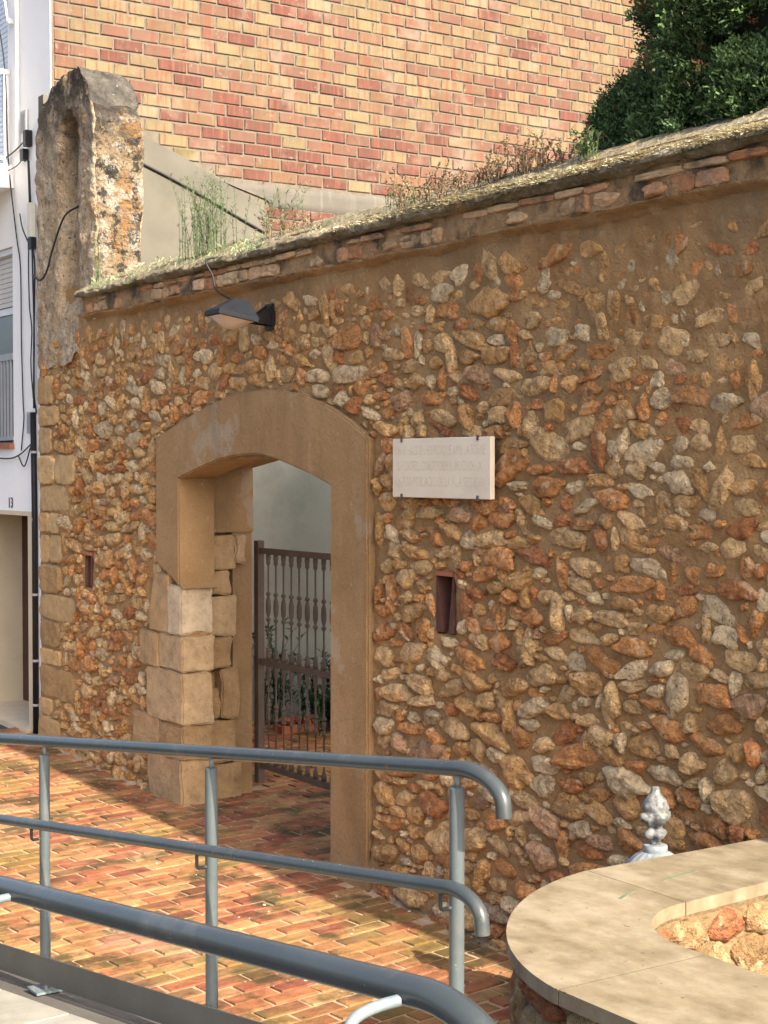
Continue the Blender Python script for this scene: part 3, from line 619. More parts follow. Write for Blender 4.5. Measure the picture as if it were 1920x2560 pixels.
H(MB().box(b+.107, -.40, .088, .2, .0, 1.86).box(b+.107, -.395, .07, .2, 1.861, 1.92)).build('plinth', M['cream'], hs)
H(MB().box(a-.2, -.42, .0, .72, .15, .252)).build('doorstep', M['cream'], hs)
# house number
def text_mesh(name, s, size, matl, parent, loc, rot, sx=1, ext=.003, align='CENTER'):
    cu = bpy.data.curves.new(name, 'FONT'); cu.body = s; cu.size = size; cu.extrude = ext; cu.align_x = align; cu.resolution_u = 3
    t = bpy.data.objects.new(name, cu); S.collection.objects.link(t); dg = bpy.context.evaluated_depsgraph_get()
    me = bpy.data.meshes.new_from_object(t.evaluated_get(dg)); bpy.data.objects.remove(t); me.name = name; me.materials.clear(); me.materials.append(matl)
    o = bpy.data.objects.new(name, me); o.location = loc; o.rotation_euler = rot; o.scale = (sx, 1, 1); return link(o, parent)
text_mesh('house_number', '13', .155, M['number'], hs, (.88, -.006, 2.485), (R_(90), 0, 0), 1.0)
# lower window
a, b, c, d = WIN
wn = H(MB().box(a, b, .24, .26, c, d).box(b-.045, b, .20, .239, c, 4.6).box(a, b-.046, .20, .239, 4.53, 4.60)).build('window', M['white_trim'], hs)
H(MB().box(a+.02, b-.05, .225, .2385, c+.02, 4.53)).build('pane', M['glass'], wn)
mb = MB(); z = 4.61
while z < 5.14: mb.box(a+.01, b-.01, .19, .205, z, z+.046); z += .052
H(mb).build('roller_shutter', M['shutter'], wn)
H(MB().box(a+.01, b-.01, .14, .22, 5.145, 5.205)).build('shutter_box', M['white_trim'], wn)
H(MB().box(a-.02, b+.02, .06, .2, c-.055, c)).build('sill', M['terracotta'], wn)
mb = MB().box(a, b, .10, .128, 4.03, 4.10)
for k in range(14): mb.box(b-.055-k*.095-.04, b-.055-k*.095, .105, .12, c+.07, 4.03)
mb.box(a, b, .10, .125, c+.03, c+.07)
H(mb).build('window_bars', M['grey_bar'], wn)
# upper window with closed pale blinds, balcony in front of it
a, b, c, d = UW
wn = H(MB().box(a, b, .24, .26, c, d).box(b-.04, b, .2, .239, c, d)).build('window', M['white_trim'], hs)
mb = MB(); z = c+.02
while z < d: mb.box(a+.01, b-.041, .20, .214, z, z+.046); z += .054
H(mb).build('blind', M['blind'], wn)
bal = H(MB().box(-5, -.975, -.85, .108, 5.80, 6.02).box(-5, -.99, -.83, .107, 6.021, 6.045)).build('balcony', M['white'], hs)
mb = MB().box(-1.075, -1.035, -.82, .10, 6.98, 7.03).box(-5, -1.076, -.82, -.78, 6.98, 7.03).box(-1.07, -1.04, -.82, .10, 6.10, 6.13).box(-5, -1.071, -.82, -.785, 6.10, 6.13)
for k in range(9): mb.box(-1.066, -1.046, -.81+k*.105, -.79+k*.105, 6.131, 6.979)
for k in range(20): mb.box(-1.16-k*.105, -1.14-k*.105, -.81, -.79, 6.131, 6.979)
mb.box(-1.068, -1.044, .03, .09, 6.046, 6.979)
H(mb).build('balcony_railing', M['white_trim'], bal)
H(MB().tube([(-.79, .085, 8.75), (-.79, .085, 6.15)], .022, 8)).build('downpipe', M['white_trim'], hs)
H(MB().box(-1.02, -.93, .05, .109, 7.48, 7.53).tube([(-.98, .06, 7.5), (-1.12, .0, 8.3)], .012, 6)).build('awning_bracket', M['white_trim'], hs)
# cables and boxes clipped to the house
cb = empty('house_cables', (-.6, .1, 4)); tag(cb, 'bundle of thin black cables hanging down the white house beside the stone wall', 'cables')
def Cb(m): m.v = [(x+.6, y-.1, z-4) for x, y, z in m.v]; return m
def smooth_path(pts, n=8):
    P = [Vector(p) for p in pts]; P = [P[0]*2-P[1]] + P + [P[-1]*2-P[-2]]; out = []
    for i in range(1, len(P)-2):
        for k in range(n):
            t = k/n; out.append(.5*((2*P[i]) + (P[i+1]-P[i-1])*t + (2*P[i-1]-5*P[i]+4*P[i+1]-P[i+2])*t*t + (3*P[i]-P[i-1]-3*P[i+1]+P[i+2])*t**3))
    return out + [P[-2]]
def cable(pts, r, parent, fix=None, name='cable'):
    m = MB().tube(smooth_path(pts), r, 6); m = fix(m) if fix else m; return m.build(name, M['black'], parent, smooth=True)
cable([(-1.02, -.2, 8.2), (-1.05, .03, 7.2), (-1.0, .06, 6.1), (-.86, .09, 5.3), (-.75, .09, 4.95), (-.735, .09, 4.2), (-.70, .09, 3.6), (-.68, .09, 3.4), (-.76, .09, 3.08)], .007, cb, Cb)
cable([(-.50, .08, 6.05), (-.47, .085, 5.4), (-.51, .085, 5.0), (-.49, .085, 4.55), (-.43, .085, 4.3), (-.46, .085, 3.95), (-.40, .085, 3.6)], .007, cb, Cb)
cable([(-.47, .08, 6.0), (-.41, .08, 5.35), (-.38, .08, 4.8), (-.365, .085, 4.2), (-.385, .085, 3.7), (-.33, .09, 3.45)], .009, cb, Cb)
cable([(-.41, .075, 5.4), (-.36, .075, 5.1), (-.30, .07, 4.9), (-.33, .07, 4.3), (-.36, .075, 3.5)], .010, cb, Cb)
cable([(-2.5, -.1, 6.25), (-1.2, .04, 6.12), (-.46, .07, 6.22)], .009, cb, Cb)
cable([(-2.5, -.1, 6.05), (-1.0, .05, 5.98), (-.62, .08, 6.05), (-.55, .07, 6.0)], .006, cb, Cb)
cable([(-2.2, .08, 3.05), (-1.2, .07, 3.0), (-.8, .075, 3.03), (-.43, .08, 3.15)], .008, cb, Cb)
cable([(-.8, .075, 3.02), (-.62, .07, 2.92), (-.45, .075, 3.12)], .007, cb, Cb)
cable([(-.72, .075, 5.5), (-.60, .06, 5.33), (-.41, .07, 5.12)], .007, cb, Cb)
Cb(MB().box(-.50, -.43, .03, .1, 6.14, 6.30)).build('cable_clamp', M['black'], cb)
Cb(MB().box(-.62, -.53, .04, .1, 6.02, 6.13)).build('splice_box', M['black'], cb)
Cb(MB().box(-.43, -.345, .04, .1, 5.22, 5.56)).build('fuse_box', M['ivory'], cb)
Cb(MB().box(-.44, -.34, .05, .1, 5.10, 5.215)).build('splice_box', M['black'], cb)
cd_ = empty('conduit', (-.37, .08, .2)); tag(cd_, 'straight black plastic conduit running down the corner of the white house', 'conduit')
MB().tube([(-.03, 0, 3.46-.2), (.0, 0, 2.2), (.0, 0, .0)], .030, 10).build('pipe', M['black'], cd_, smooth=True)
for z in (2.86, 2.18, 1.42, .75, .3): MB().lathe([(.035, -.012), (.035, .012)], (-.012 if z > 2 else 0, 0, z), 12).build('pipe_clip', M['grey_box'], cd_)
for nm, x, z, lab in (('vent_grille', -.50, 3.36, 'small grey perforated vent grille low on the white house beside the conduit'), ('vent_grille', -.62, 6.42, 'small grey ribbed vent grille high on the white house below the pipe')):
    v = empty(nm, (x, .1, z)); tag(v, lab, 'vent')
    MB().box(-.075, .075, -.02, .008, -.11, .11).build('frame', M['grey_box'], v)
    mb = MB()
    for k in range(9): mb.box(-.062, .062, -.026, -.021, -.095+k*.021, -.085+k*.021)
    mb.build('louvre', M['grey_bar'], v)

# ------------------------------------------------------------------ wrought gate in the archway and the courtyard beyond
gt = empty('iron_gate', (3.07, .78, .2)); tag(gt, 'dark iron gate with turned balusters standing in the arched gateway', 'gate')
GW = 2.5; zA, zM, zT = .16, 1.05, 2.0
MB().box(-.075, -.005, -.03, .03, 0, 2.08).build('gate_post', M['iron'], gt)
MB().box(.0, GW, -.018, .018, zT-.03, zT+.02).build('top_rail', M['iron'], gt)
MB().box(.0, GW, -.018, .018, zM-.025, zM+.025).build('mid_rail', M['iron'], gt)
MB().box(.0, GW, -.018, .018, zA-.025, zA+.025).build('bottom_rail', M['iron'], gt)
def balp(h): return [(r*(.62 if r < .017 else .86), z) for r, z in balp_(h)]
def balp_(h): 
    a = [(.016, 0), (.024, .0), (.026, .03), (.020, .06), (.024, .075), (.013, .10), (.0125, h*.5-.13), (.024, h*.5-.115), (.024, h*.5-.1), (.015, h*.5-.09), (.024, h*.5-.05), (.027, h*.5), (.024, h*.5+.05), (.015, h*.5+.09), (.024, h*.5+.1), (.024, h*.5+.115)]
    return a + [(.0125, h*.5+.13), (.013, h-.10), (.024, h-.075), (.020, h-.06), (.026, h-.03), (.024, h)]
bu = MB().lathe(balp(zT-zM-.055), seg=10).mesh('baluster', M['iron'], True)
bl = [(.024, 0), (.024, .04), (.016, .07), (.011, .12), (.011, .36), (.022, .375), (.022, .39), (.013, .40), (.020, .45), (.022, .475), (.013, .48), (.026, .49), (.026, .505), (.012, .53), (.011, .70), (.022, .79), (.022, .84)]
bl = MB().lathe([(r*(.66 if r < .014 else .9), z) for r, z in bl], seg=10).mesh('baluster', M['iron'], True)
for k in range(19):
    inst('baluster', bu, gt, (.12+k*.129, 0, zM+.0255)); inst('baluster', bl, gt, (.12+k*.129, 0, zA+.0255), scale=(1, 1, (zM-zA-.052)/.84))
def leaf_plant(name, loc, n, h, spread, label, matl, leaf=(.05, .022), group=None, cat='plant', bend=.35, seed=0, stem=.004, leaves=9):
    r = random.Random(seed); root = empty(name, loc); tag(root, label, cat, group); sm = MB(); lm = MB()
    for i in range(n):
        a = r.uniform(0, 6.283); b0 = Vector((r.gauss(0, spread*.3), r.gauss(0, spread*.18), 0)); hh = h*r.uniform(.55, 1.05)
        d = Vector((math.cos(a), math.sin(a), 0))*bend*hh*r.uniform(.2, 1)
        pts = [b0 + d*(t*t) + Vector((0, 0, hh*t)) for t in (0, .25, .5, .75, 1)]; sm.cur = lm.cur = shade((1, 1, 1), .2)
        sm.cur = tuple(c*.8 for c in sm.cur)
        sm.tube(pts, [stem, stem*.9, stem*.75, stem*.55, stem*.25], 4, cap=False)
        for k in range(leaves):
            t = r.uniform(.12, 1); p = b0 + d*(t*t) + Vector((0, 0, hh*t)); q = r.uniform(0, 6.283); e = r.uniform(.1, 1.1)
            ax = Vector((math.cos(q)*math.cos(e), math.sin(q)*math.cos(e), math.sin(e))); sd_ = ax.cross(Vector((0, 0, 1))).normalized(); L, W = leaf[0]*r.uniform(.6, 1.2), leaf[1]*r.uniform(.7, 1.2)
            up = sd_.cross(ax)*W*.25; f = r.uniform(.7, 1.25); lm.cur = (f, f, f)
            lm.add([p, p+ax*L*.45+sd_*W*.5+up, p+ax*L, p+ax*L*.45-sd_*W*.5+up], [(0, 1, 2), (0, 2, 3)])
    tag(sm.build('stem', matl, root, attr=True), kind='stuff'); lm.build('leaves', matl, root, attr=True); return root
for i, (x, y, n, h, sp, lb) in enumerate([(.45, 2.35, 12, 1.15, .4, 'tall green courtyard shrub behind the left end of the iron gate'), (.6, 3.0, 22, .75, .7, 'low dark leafy shrub in the courtyard bed behind the middle of the gate'), (1.0, 2.7, 26, .45, .8, 'dense low green plant in front of the red courtyard kerb'), (.45, 3.55, 12, .8, .5, 'leafy courtyard shrub behind the right bars of the gate')]):
    leaf_plant('courtyard_shrub', (x, y, .2), n, h, sp, lb, M['leaf'], (.085, .04), 'shrubs in the courtyard', 'shrub', .5, i+3, .006, 22)
kb = empty('planting_kerb', (1.0, 2.1, .2)); tag(kb, 'low red brick kerb of the planting bed inside the courtyard', 'kerb')
for k in range(14): inst('kerb_brick', CV[k % 10], kb, (-.15-.004*(k % 3), .2+k*.17, .10), (0, 0, R_(90)), (.08, .11, .035), shade((.42, .13, .07), .15))
MB().box(-.24, -.06, .1, 2.6, -.05, .065).build('kerb_base', M['terracotta'], kb)

# ------------------------------------------------------------------ things on the wall
lp = empty('wall_lamp', (4.66, -.02, 4.02)); tag(lp, 'charcoal pyramid floodlight lamp tilted on a bracket under the coping', 'lamp')
LM = Matrix.Translation((-.06, -.30, -.03)) @ Euler((R_(-11), R_(2), R_(-12))).to_matrix().to_4x4()
def lampshape():
    a, b = .20, .15; t0, t1 = .075, .045
    vs = [(-a, -b, 0), (a, -b, 0), (a, b, 0), (-a, b, 0), (-a, -b, .035), (a, -b, .035), (a, b, .035), (-a, b, .035), (-a*.93, -b*.93, .045), (a*.93, -b*.93, .045), (a*.93, b*.93, .045), (-a*.93, b*.93, .045), (-t0, -t1+.03, .15), (t0, -t1+.03, .15), (t0, t1+.05, .15), (-t0, t1+.05, .15)]
    return MB().add([LM @ Vector(v) for v in vs], [(k, (k+1) % 4, (k+1) % 4+4, k+4) for k in range(4)] + [(k+4, (k+1) % 4+4, (k+1) % 4+8, k+8) for k in range(4)] + [(k+8, (k+1) % 4+8, (k+1) % 4+12, k+12) for k in range(4)] + [(12, 13, 14, 15), (3, 2, 1, 0)])
lampshape().build('housing', M['lamp_body'], lp)
mb = MB(); grid(mb, 10, 8, lambda u, v: LM @ Vector(((.178)*(2*u-1), .13*(1-2*v), -.003-.075*(1-(2*u-1)**2)*(1-(2*v-1)**2)))); mb.build('glass', M['lamp_glass'], lp, smooth=True)
mb = MB().box(-.06, .06, -.02, .012, -.10, .09)
mb.prism([(-.02, -.07), (-.02, .08), (-.16, -.02), (-.14, -.06)], lambda p, t: (t, p[0], p[1]), -.05, -.042).prism([(-.02, -.07), (-.02, .08), (-.16, -.02), (-.14, -.06)], lambda p, t: (t, p[0], p[1]), .042, .05)
mb.build('bracket', M['black'], lp)
cable([(-.62, .14, .55), (-.66, -.10, .50), (-.65, -.20, .46), (-.60, -.17, .35), (-.56, -.16, .24), (-.40, -.14, .16), (-.13, -.11, .08)], .008, lp)
wc = empty('render_cable', (.09, 1, 6)); tag(wc, 'black cable drooping diagonally across the grey rendered wall behind the coping', 'cable')
cable([(0, .02, .0), (0, .35, -.12), (0, .75, -.28), (.0, 1.3, -.52), (0, 1.8, -.72), (.0, 2.0, -.80)], .014, wc)
gc = empty('gable_cable', (.3, -.03, 5)); tag(gc, 'thin black cable looping from the niche across the front of the bell gable', 'cable')
cable([(.72, .02, .33), (.55, -.05, .25), (.30, -.06, -.0), (.12, -.06, -.22), (-.08, -.05, -.28), (-.3, -.04, -.2)], .010, gc)

PLQX = 6.905
pq = empty('marble_plaque', (PLQX, -.075, 2.9)); tag(pq, 'white marble plaque with three faded carved lines fixed by metal clips', 'plaque')
bm = bmesh.new(); bmesh.ops.create_cube(bm, size=1); bmesh.ops.scale(bm, vec=(1.04, .036, .375), verts=bm.verts); bmesh.ops.bevel(bm, geom=list(bm.edges), offset=.004, segments=1, affect='EDGES')
me = bpy.data.meshes.new('slab'); bm.to_mesh(me); bm.free(); me.materials.append(M['marble']); link(bpy.data.objects.new('slab', me), pq)
for s, z, wd in (('ON HI HAGUE L\u00b7EDIFICI QUE AMB LA TORRE', .082, .97), ('DE CASTELL CONSTITUIEN EL NUCLI DE LA', -.015, .89), ('ANTIGA POBLACIO DE LA VILA SEGLE XII', -.114, .95)):
    o = text_mesh('carved_line', s, .088, M['letter'], pq, (-.01, -.0186, z), (R_(90), 0, 0), 1, .0003); o.scale.x = wd/max(.1, o.dimensions.x)
for x in (-.41, .40):
    for s in (1, -1): MB().box(x-.008, x+.008, -.024, .07, s*.189-.004, s*.189+.004).box(x-.008, x+.008, -.0265, -.021, min(s*.165, s*.198), max(s*.165, s*.198)).build('clip', M['iron'], pq)

# ------------------------------------------------------------------ plants on the coping
def capz(y): return float(np.interp(y, [-.16, -.135, -.05, .06, .17, .29, .4], [4.492, 4.515, 4.56, 4.61, 4.66, 4.715, 4.755]))
leaf_plant('weed', (3.42, .08, 4.60), 60, .66, .55, 'tall wispy green weed growing on the coping just right of the bell gable', M['weed'], (.05, .007), 'plants on the coping', 'weed', .28, 5, .003, 22)
leaf_plant('weed', (4.55, .12, 4.62), 12, .46, .45, 'sparse feathery green weed on the coping in front of the grey concrete beam', M['weed'], (.05, .008), 'plants on the coping', 'weed', .45, 8, .003, 24)
leaf_plant('weed', (1.50, -.02, 4.56), 7, .55, .12, 'slender green weed climbing the side of the bell gable', M['weed'], (.035, .008), 'plants on the coping', 'weed', .15, 9, .0025, 10)
leaf_plant('dry_plant', (6.85, -.10, 4.53), 46, .20, .6, 'bright straw coloured dry tuft hanging over the middle of the coping edge', M['dry'], (.03, .014), 'plants on the coping', 'dry plant', .9, 12, .003, 16)
leaf_plant('dry_plant', (7.1, .20, 4.64), 70, .13, .75, 'wide brownish dry shrub on the coping in front of the brick wall', M['dry'], (.018, .012), 'plants on the coping', 'dry plant', .8, 13, .0022, 34)
leaf_plant('dry_plant', (7.5, .20, 4.66), 75, .19, .8, 'dry spiky shrub with upright seed stalks beside the small cypress', M['dry'], (.018, .012), 'plants on the coping', 'dry plant', .7, 14, .0022, 34)
leaf_plant('dry_plant', (4.75, .05, 4.58), 34, .15, .7, 'small pale dry tuft on the coping right of the feathery weed', M['dry'], (.028, .012), 'plants on the coping', 'dry plant', .7, 15, .0025, 12)
leaf_plant('weed', (6.35, .05, 4.58), 20, .17, .35, 'short bright green weed on the coping left of the straw tuft', M['weed'], (.04, .009), 'plants on the coping', 'weed', .4, 16, .0025, 10)
leaf_plant('weed', (8.02, .1, 4.63), 14, .2, .25, 'small fresh green weed at the foot of the small cypress', M['weed'], (.05, .02), 'plants on the coping', 'weed', .4, 17, .0025, 8)
gr = MB()
for i in range(4200):
    u = random.uniform(1.45, 10.6); y = random.choice((random.gauss(-.10, .035), random.uniform(-.12, .4)))
    if y < -.165 or y > .42: continue
    dens = .10 + .55*(u < 4.9)*(nz(u, y*2, 0, 2.2) > -.1) + .4*(nz(u, y*2, 0, 2.2) > .18)
    if random.random() > dens: continue
    z = capz(y)-.005; h = random.uniform(.008, .032)*(1+1.2*(u < 5 and random.random() < .25)); a = random.uniform(0, 6.283); L = Vector((math.cos(a), math.sin(a), 0))*h*random.uniform(.2, 1.3); wv = Vector((-math.sin(a), math.cos(a), 0))*.0028
    p = Vector((u, y, z)); f = random.uniform(.7, 1.3); gr.cur = (f*.62, f*.6, f*.55) if random.random() < (.7 if u > 5.3 else .22) else (f*.35, f*.5, f*.38)
    gr.add([p-wv, p+wv, p+L*.6+Vector((0, 0, h*.8))+wv*.6, p+L+Vector((0, 0, h*.9))], [(0, 1, 2), (0, 2, 3)])
# matted dry moss along the front lip
for i in range(21000):
    u = random.uniform(5.6, 10.6); y = random.uniform(-.168, -.075 - .04*nz(u, 0, 0, 2)); 
    if random.random() > min(1, .15+(u-5.6)*.45)*(.55+1.1*nz(u, y*6, 3, 3.1)): continue
    z = capz(y)+random.uniform(-.004, .012); a = random.uniform(0, 6.283); h = random.uniform(.012, .035); d = Vector((math.cos(a), math.sin(a), random.uniform(-.3, .35))).normalized()*h; wv = Vector((-math.sin(a), math.cos(a), random.uniform(-.6, .6))).normalized()*.004
    p = Vector((u, y, z)); f = random.uniform(.85, 1.3); gr.cur = (f, f, f)
    gr.add([p-wv, p+wv, p+d+wv*.5, p+d-wv*.5], [(0, 1, 2, 3)])
tag(gr.build('dry_grass', M['straw'], attr=True), kind='stuff')

# ------------------------------------------------------------------ conifers behind the wall
def spray(r):       # one tuft of short scale-leaf shoots, axis +z, unit length: quads (n,4,3) and a tone per quad
    Q = []; T = []
    for k in range(26):
        t = r.uniform(0, .8); q = r.uniform(0, 6.283); sp = r.uniform(.3, 1.5); L = r.uniform(.10, .22)
        b = Vector((r.gauss(0, .13), r.gauss(0, .13), t)); d = Vector((math.cos(q)*sp, math.sin(q)*sp, 1)).normalized(); s = d.cross(Vector((r.uniform(-1, 1), r.uniform(-1, 1), .2))).normalized()*.055
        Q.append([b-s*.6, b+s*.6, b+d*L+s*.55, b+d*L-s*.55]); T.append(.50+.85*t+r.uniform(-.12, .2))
    return np.array(Q), np.array(T)
rr = random.Random(4); SPN = [spray(rr) for _ in range(14)]
def crown(parent, fn, n, size, seed, dead=.010):
    r = random.Random(seed); V = []; C = []
    for i in range(n):
        p, d, sh = fn(r); q = np.array(Vector(d).to_track_quat('Z', 'Y').to_matrix() @ Euler((0, 0, r.uniform(0, 6.28))).to_matrix()) * (size*r.uniform(.6, 1.3))
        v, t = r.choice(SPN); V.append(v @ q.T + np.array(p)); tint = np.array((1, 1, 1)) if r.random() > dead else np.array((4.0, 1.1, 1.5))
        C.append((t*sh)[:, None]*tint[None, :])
    V = np.concatenate(V); C = np.concatenate(C); nq = len(V)
    me = bpy.data.meshes.new('crown'); me.vertices.add(nq*4); me.vertices.foreach_set('co', V.reshape(-1).astype(np.float32))
    me.loops.add(nq*4); me.loops.foreach_set('vertex_index', np.arange(nq*4, dtype=np.int32)); me.polygons.add(nq)
    me.polygons.foreach_set('loop_start', np.arange(0, nq*4, 4, dtype=np.int32)); me.polygons.foreach_set('loop_total', np.full(nq, 4, dtype=np.int32))
    a = me.color_attributes.new('tint', 'FLOAT_COLOR', 'POINT'); c4 = np.ones((nq, 4, 4), dtype=np.float32); c4[:, :, :3] = C[:, None, :]; a.data.foreach_set('color', c4.reshape(-1))
    me.materials.append(M['cypress']); me.update(); me.validate(); return link(bpy.data.objects.new('crown', me), parent)
def cprof(t, dome): return math.sqrt(max(.02, 1-(2*t-1)**2)) if dome else (math.sin(math.pi*min(1, .30+.62*t))**.7 if t < .9 else .55)*(1 - .75*max(0, t-.55)/.45)
def cyp_fn(rx, ry, z0, z1, lump, seed, c=(0, 0, 4.3, 7.2)):
    lr = random.Random(seed); L = [(lr.uniform(0, 6.283), lr.uniform(z0, z1), lr.uniform(.55, 1.15)) for _ in range(lump)]
    LV = [l for l in L if c[2] < l[1] < c[3] and math.cos(l[0]-R_(-33)) > -.35] or L
    def fn(r):
        a0, zz, sz = r.choice(LV if r.random() < .82 else L); t = (zz-z0)/(z1-z0); prof = cprof(t, z0 > 3)
        R = Vector((math.cos(a0)*rx*prof, math.sin(a0)*ry*prof, zz)); o = Vector((math.cos(a0), math.sin(a0), .75)).normalized()
        g = Vector((r.gauss(0, 1), r.gauss(0, 1), r.gauss(0, 1))).normalized()
        if g.dot(o) < -.25: g = -g
        rad = min(.30, rx*.34)*sz*r.uniform(.55, 1)**.5; p = R - o*.15 + Vector((g.x*rad, g.y*rad, g.z*rad*1.25))
        return p + Vector((c[0], c[1], 0)), (g + Vector((0, 0, .9))).normalized(), r.uniform(.75, 1.25)
    return fn
def conifer(name, loc, rx, ry, z0, z1, n, lumps, seed, label, size=.17):
    t = empty(name, loc); tag(t, label, 'tree', 'conifers behind the wall')
    MB().tube([(0, 0, -.2), (.03, .02, (z1-z0)*.3), (0, 0, (z1-z0)*.8)], [.16*rx/1.5, .12*rx/1.5, .03], 10).build('trunk', M['bark'], t, smooth=True)
    cm = MB(); pts = []
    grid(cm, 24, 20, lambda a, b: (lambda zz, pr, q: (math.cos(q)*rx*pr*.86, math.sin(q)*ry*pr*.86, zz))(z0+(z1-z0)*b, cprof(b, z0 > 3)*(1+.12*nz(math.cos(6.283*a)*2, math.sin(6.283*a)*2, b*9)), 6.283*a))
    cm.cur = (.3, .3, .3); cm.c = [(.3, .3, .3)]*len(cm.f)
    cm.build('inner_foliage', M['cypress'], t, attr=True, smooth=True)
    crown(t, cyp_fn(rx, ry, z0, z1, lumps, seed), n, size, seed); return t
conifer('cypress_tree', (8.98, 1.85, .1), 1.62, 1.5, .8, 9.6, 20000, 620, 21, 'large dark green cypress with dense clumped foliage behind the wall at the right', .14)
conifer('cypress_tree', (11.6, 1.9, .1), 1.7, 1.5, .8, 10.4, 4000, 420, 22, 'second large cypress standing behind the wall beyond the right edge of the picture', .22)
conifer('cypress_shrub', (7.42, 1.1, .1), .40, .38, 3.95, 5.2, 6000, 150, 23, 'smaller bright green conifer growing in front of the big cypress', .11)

# ------------------------------------------------------------------ ramp and railings
RS, RA = .102, R_(180+5.5)          # ramp rises toward +x ; railing runs 5.5 degrees off the wall
def rl(x): return -3.341 + (x-8.613)*.0957    # railing line
def rz_(x): return .70 + RS*(min(x, 11.6)-8.613)
mb = MB(); xs = [1.5, 4, 6, 8, 10, 11.6, 13.2]
for a, b in zip(xs[:-1], xs[1:]):
    mb.add([(a, rl(a)+.12, rz_(a)), (a, rl(a)-1.52, rz_(a)), (b, rl(b)-1.52, rz_(b)), (b, rl(b)+.12, rz_(b)), (a, rl(a)+.12, -.4), (b, rl(b)+.12, -.4), (a, rl(a)-1.52, -.4), (b, rl(b)-1.52, -.4)], [(0, 1, 2, 3), (0, 3, 5, 4), (1, 6, 7, 2)])
a = 13.2; mb.add([(a, rl(a)+.12, rz_(a)), (a, rl(a)-1.52, rz_(a)), (a, rl(a)-1.52, -.4), (a, rl(a)+.12, -.4)], [(0, 1, 2, 3)])
ramp = tag(mb.build('ramp', M['concrete']), kind='structure')
sl = MB().box(-.295, .295, -.195, .195, -.02, .012).mesh('paving_slab', M['slab'])
for i in range(10):
    for j in range(3):
        x = 7.0 + i*.6 + (j % 2)*.3; y = rl(x) - .32 - j*.4
        inst('paving_slab', sl, ramp, (x, y, rz_(x)), (0, -math.atan(RS), math.atan(.0957)), (1, 1, 1), shade(random.choice([(.29, .275, .23), (.25, .245, .215), (.32, .29, .225), (.27, .26, .225)]), .1))
fr = empty('ramp_railing', (8.613, -3.341, .70)); tag(fr, 'blue grey tubular railing with two rails and a kick plate beside the brick street', 'railing')
def Fr(m): m.v = [(x-8.613, y+3.341, z-.70) for x, y, z in m.v]; return m
def railpts(x0, z0, xe, ze, xt, zt, off=0):
    s = (ze-z0)/(xe-x0); pts = [(x, rl(x)+off, z0+s*(x-x0)) for x in (x0, (x0+xe)/2, xe-.03)]
    for k in range(0, 9):
        q = math.pi/2*k/8; xx = xe + (xt-xe)*math.sin(q); pts.append((xx, rl(xx)+off, ze + s*.08*math.sin(q)*(1-k/8) - (ze-zt)*(1-math.cos(q))))
    return pts + [(xt+.004, rl(xt)+off, zt-.035)]
o = Fr(MB().tube(railpts(4.5, 1.719-.1063*3.70, 11.22, 2.033, 11.395, 1.955), .0235, 18)).build('top_rail', M['rail'], fr); sharp(o, 50)
o = Fr(MB().tube(railpts(4.5, 1.378-.1075*3.70, 11.24, 1.70, 11.375, 1.63, -.058), .0215, 18)).build('mid_rail', M['rail'], fr); sharp(o, 50)
for x in (4.9, 6.1, 7.36, 8.62, 9.897, 11.2):
    y = rl(x); zt = 1.704 + (x-8.62)*.1062; zb_ = rz_(x)
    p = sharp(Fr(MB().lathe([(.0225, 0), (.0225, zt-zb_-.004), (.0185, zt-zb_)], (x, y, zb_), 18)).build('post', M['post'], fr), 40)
    Fr(MB().tube([(x, y, zt-.002), (x, y, zt+.045)], .0075, 8)).build('pin', M['bracket'], p, smooth=True)
    bz = zt-.352
    sharp(Fr(MB().tube([(x, y-.015, bz+.002), (x, y-.028, bz), (x, y-.05, bz), (x, y-.056, bz+.004), (x, y-.058, bz+.012), (x, y-.058, bz+.075)], .0065, 8)).build('rail_bracket', M['rail_dark'], fr), 60)
    Fr(MB().box(x-.055, x+.055, y-.06, y+.06, zb_+.012, zb_+.022)).build('base_plate', M['bracket'], fr)
mb = MB()
for a, b in ((4.5, 11.3),):
    z0 = lambda x: .82+.1013*(x-8.189); vs = []
    for x in (a, b):
        for dy in (-.031, -.025):
            for dz in (-.115, 0): vs.append((x, rl(x)+dy, z0(x)+dz))
    mb.add(vs, [(0, 4, 5, 1), (2, 3, 7, 6), (1, 5, 7, 3), (0, 2, 6, 4), (0, 1, 3, 2), (4, 6, 7, 5)])
Fr(mb).build('kick_plate', M['grey_plate'] if 'grey_plate' in M else M['rail'], fr)
nr = empty('near_handrail', (12.6, -4.75, .9)); tag(nr, 'thick looking blue grey handrail nearest the viewer with chipped rusty end', 'railing')
def Nr(m): m.v = [(x-12.6, y+4.75, z-.9) for x, y, z in m.v]; return m
nl = lambda x: -4.738 + (x-11.971)*.0963
s = (2.182-2.099)/(12.833-11.971)
pts = [(x, nl(x), 2.099+s*(x-11.971)) for x in (9.5, 11, 12.5, 13.22)]
for k in range(1, 10):
    q = math.pi/2*k/9; xx = 13.22+.17*math.sin(q); pts.append((xx, nl(xx), 2.2195+.006*math.sin(q)-.115*(1-math.cos(q))))
pts.append((13.392, nl(13.39), 2.06))
sharp(Nr(MB().tube(pts, .0215, 24)).build('handrail', M['rail'], nr), 60)
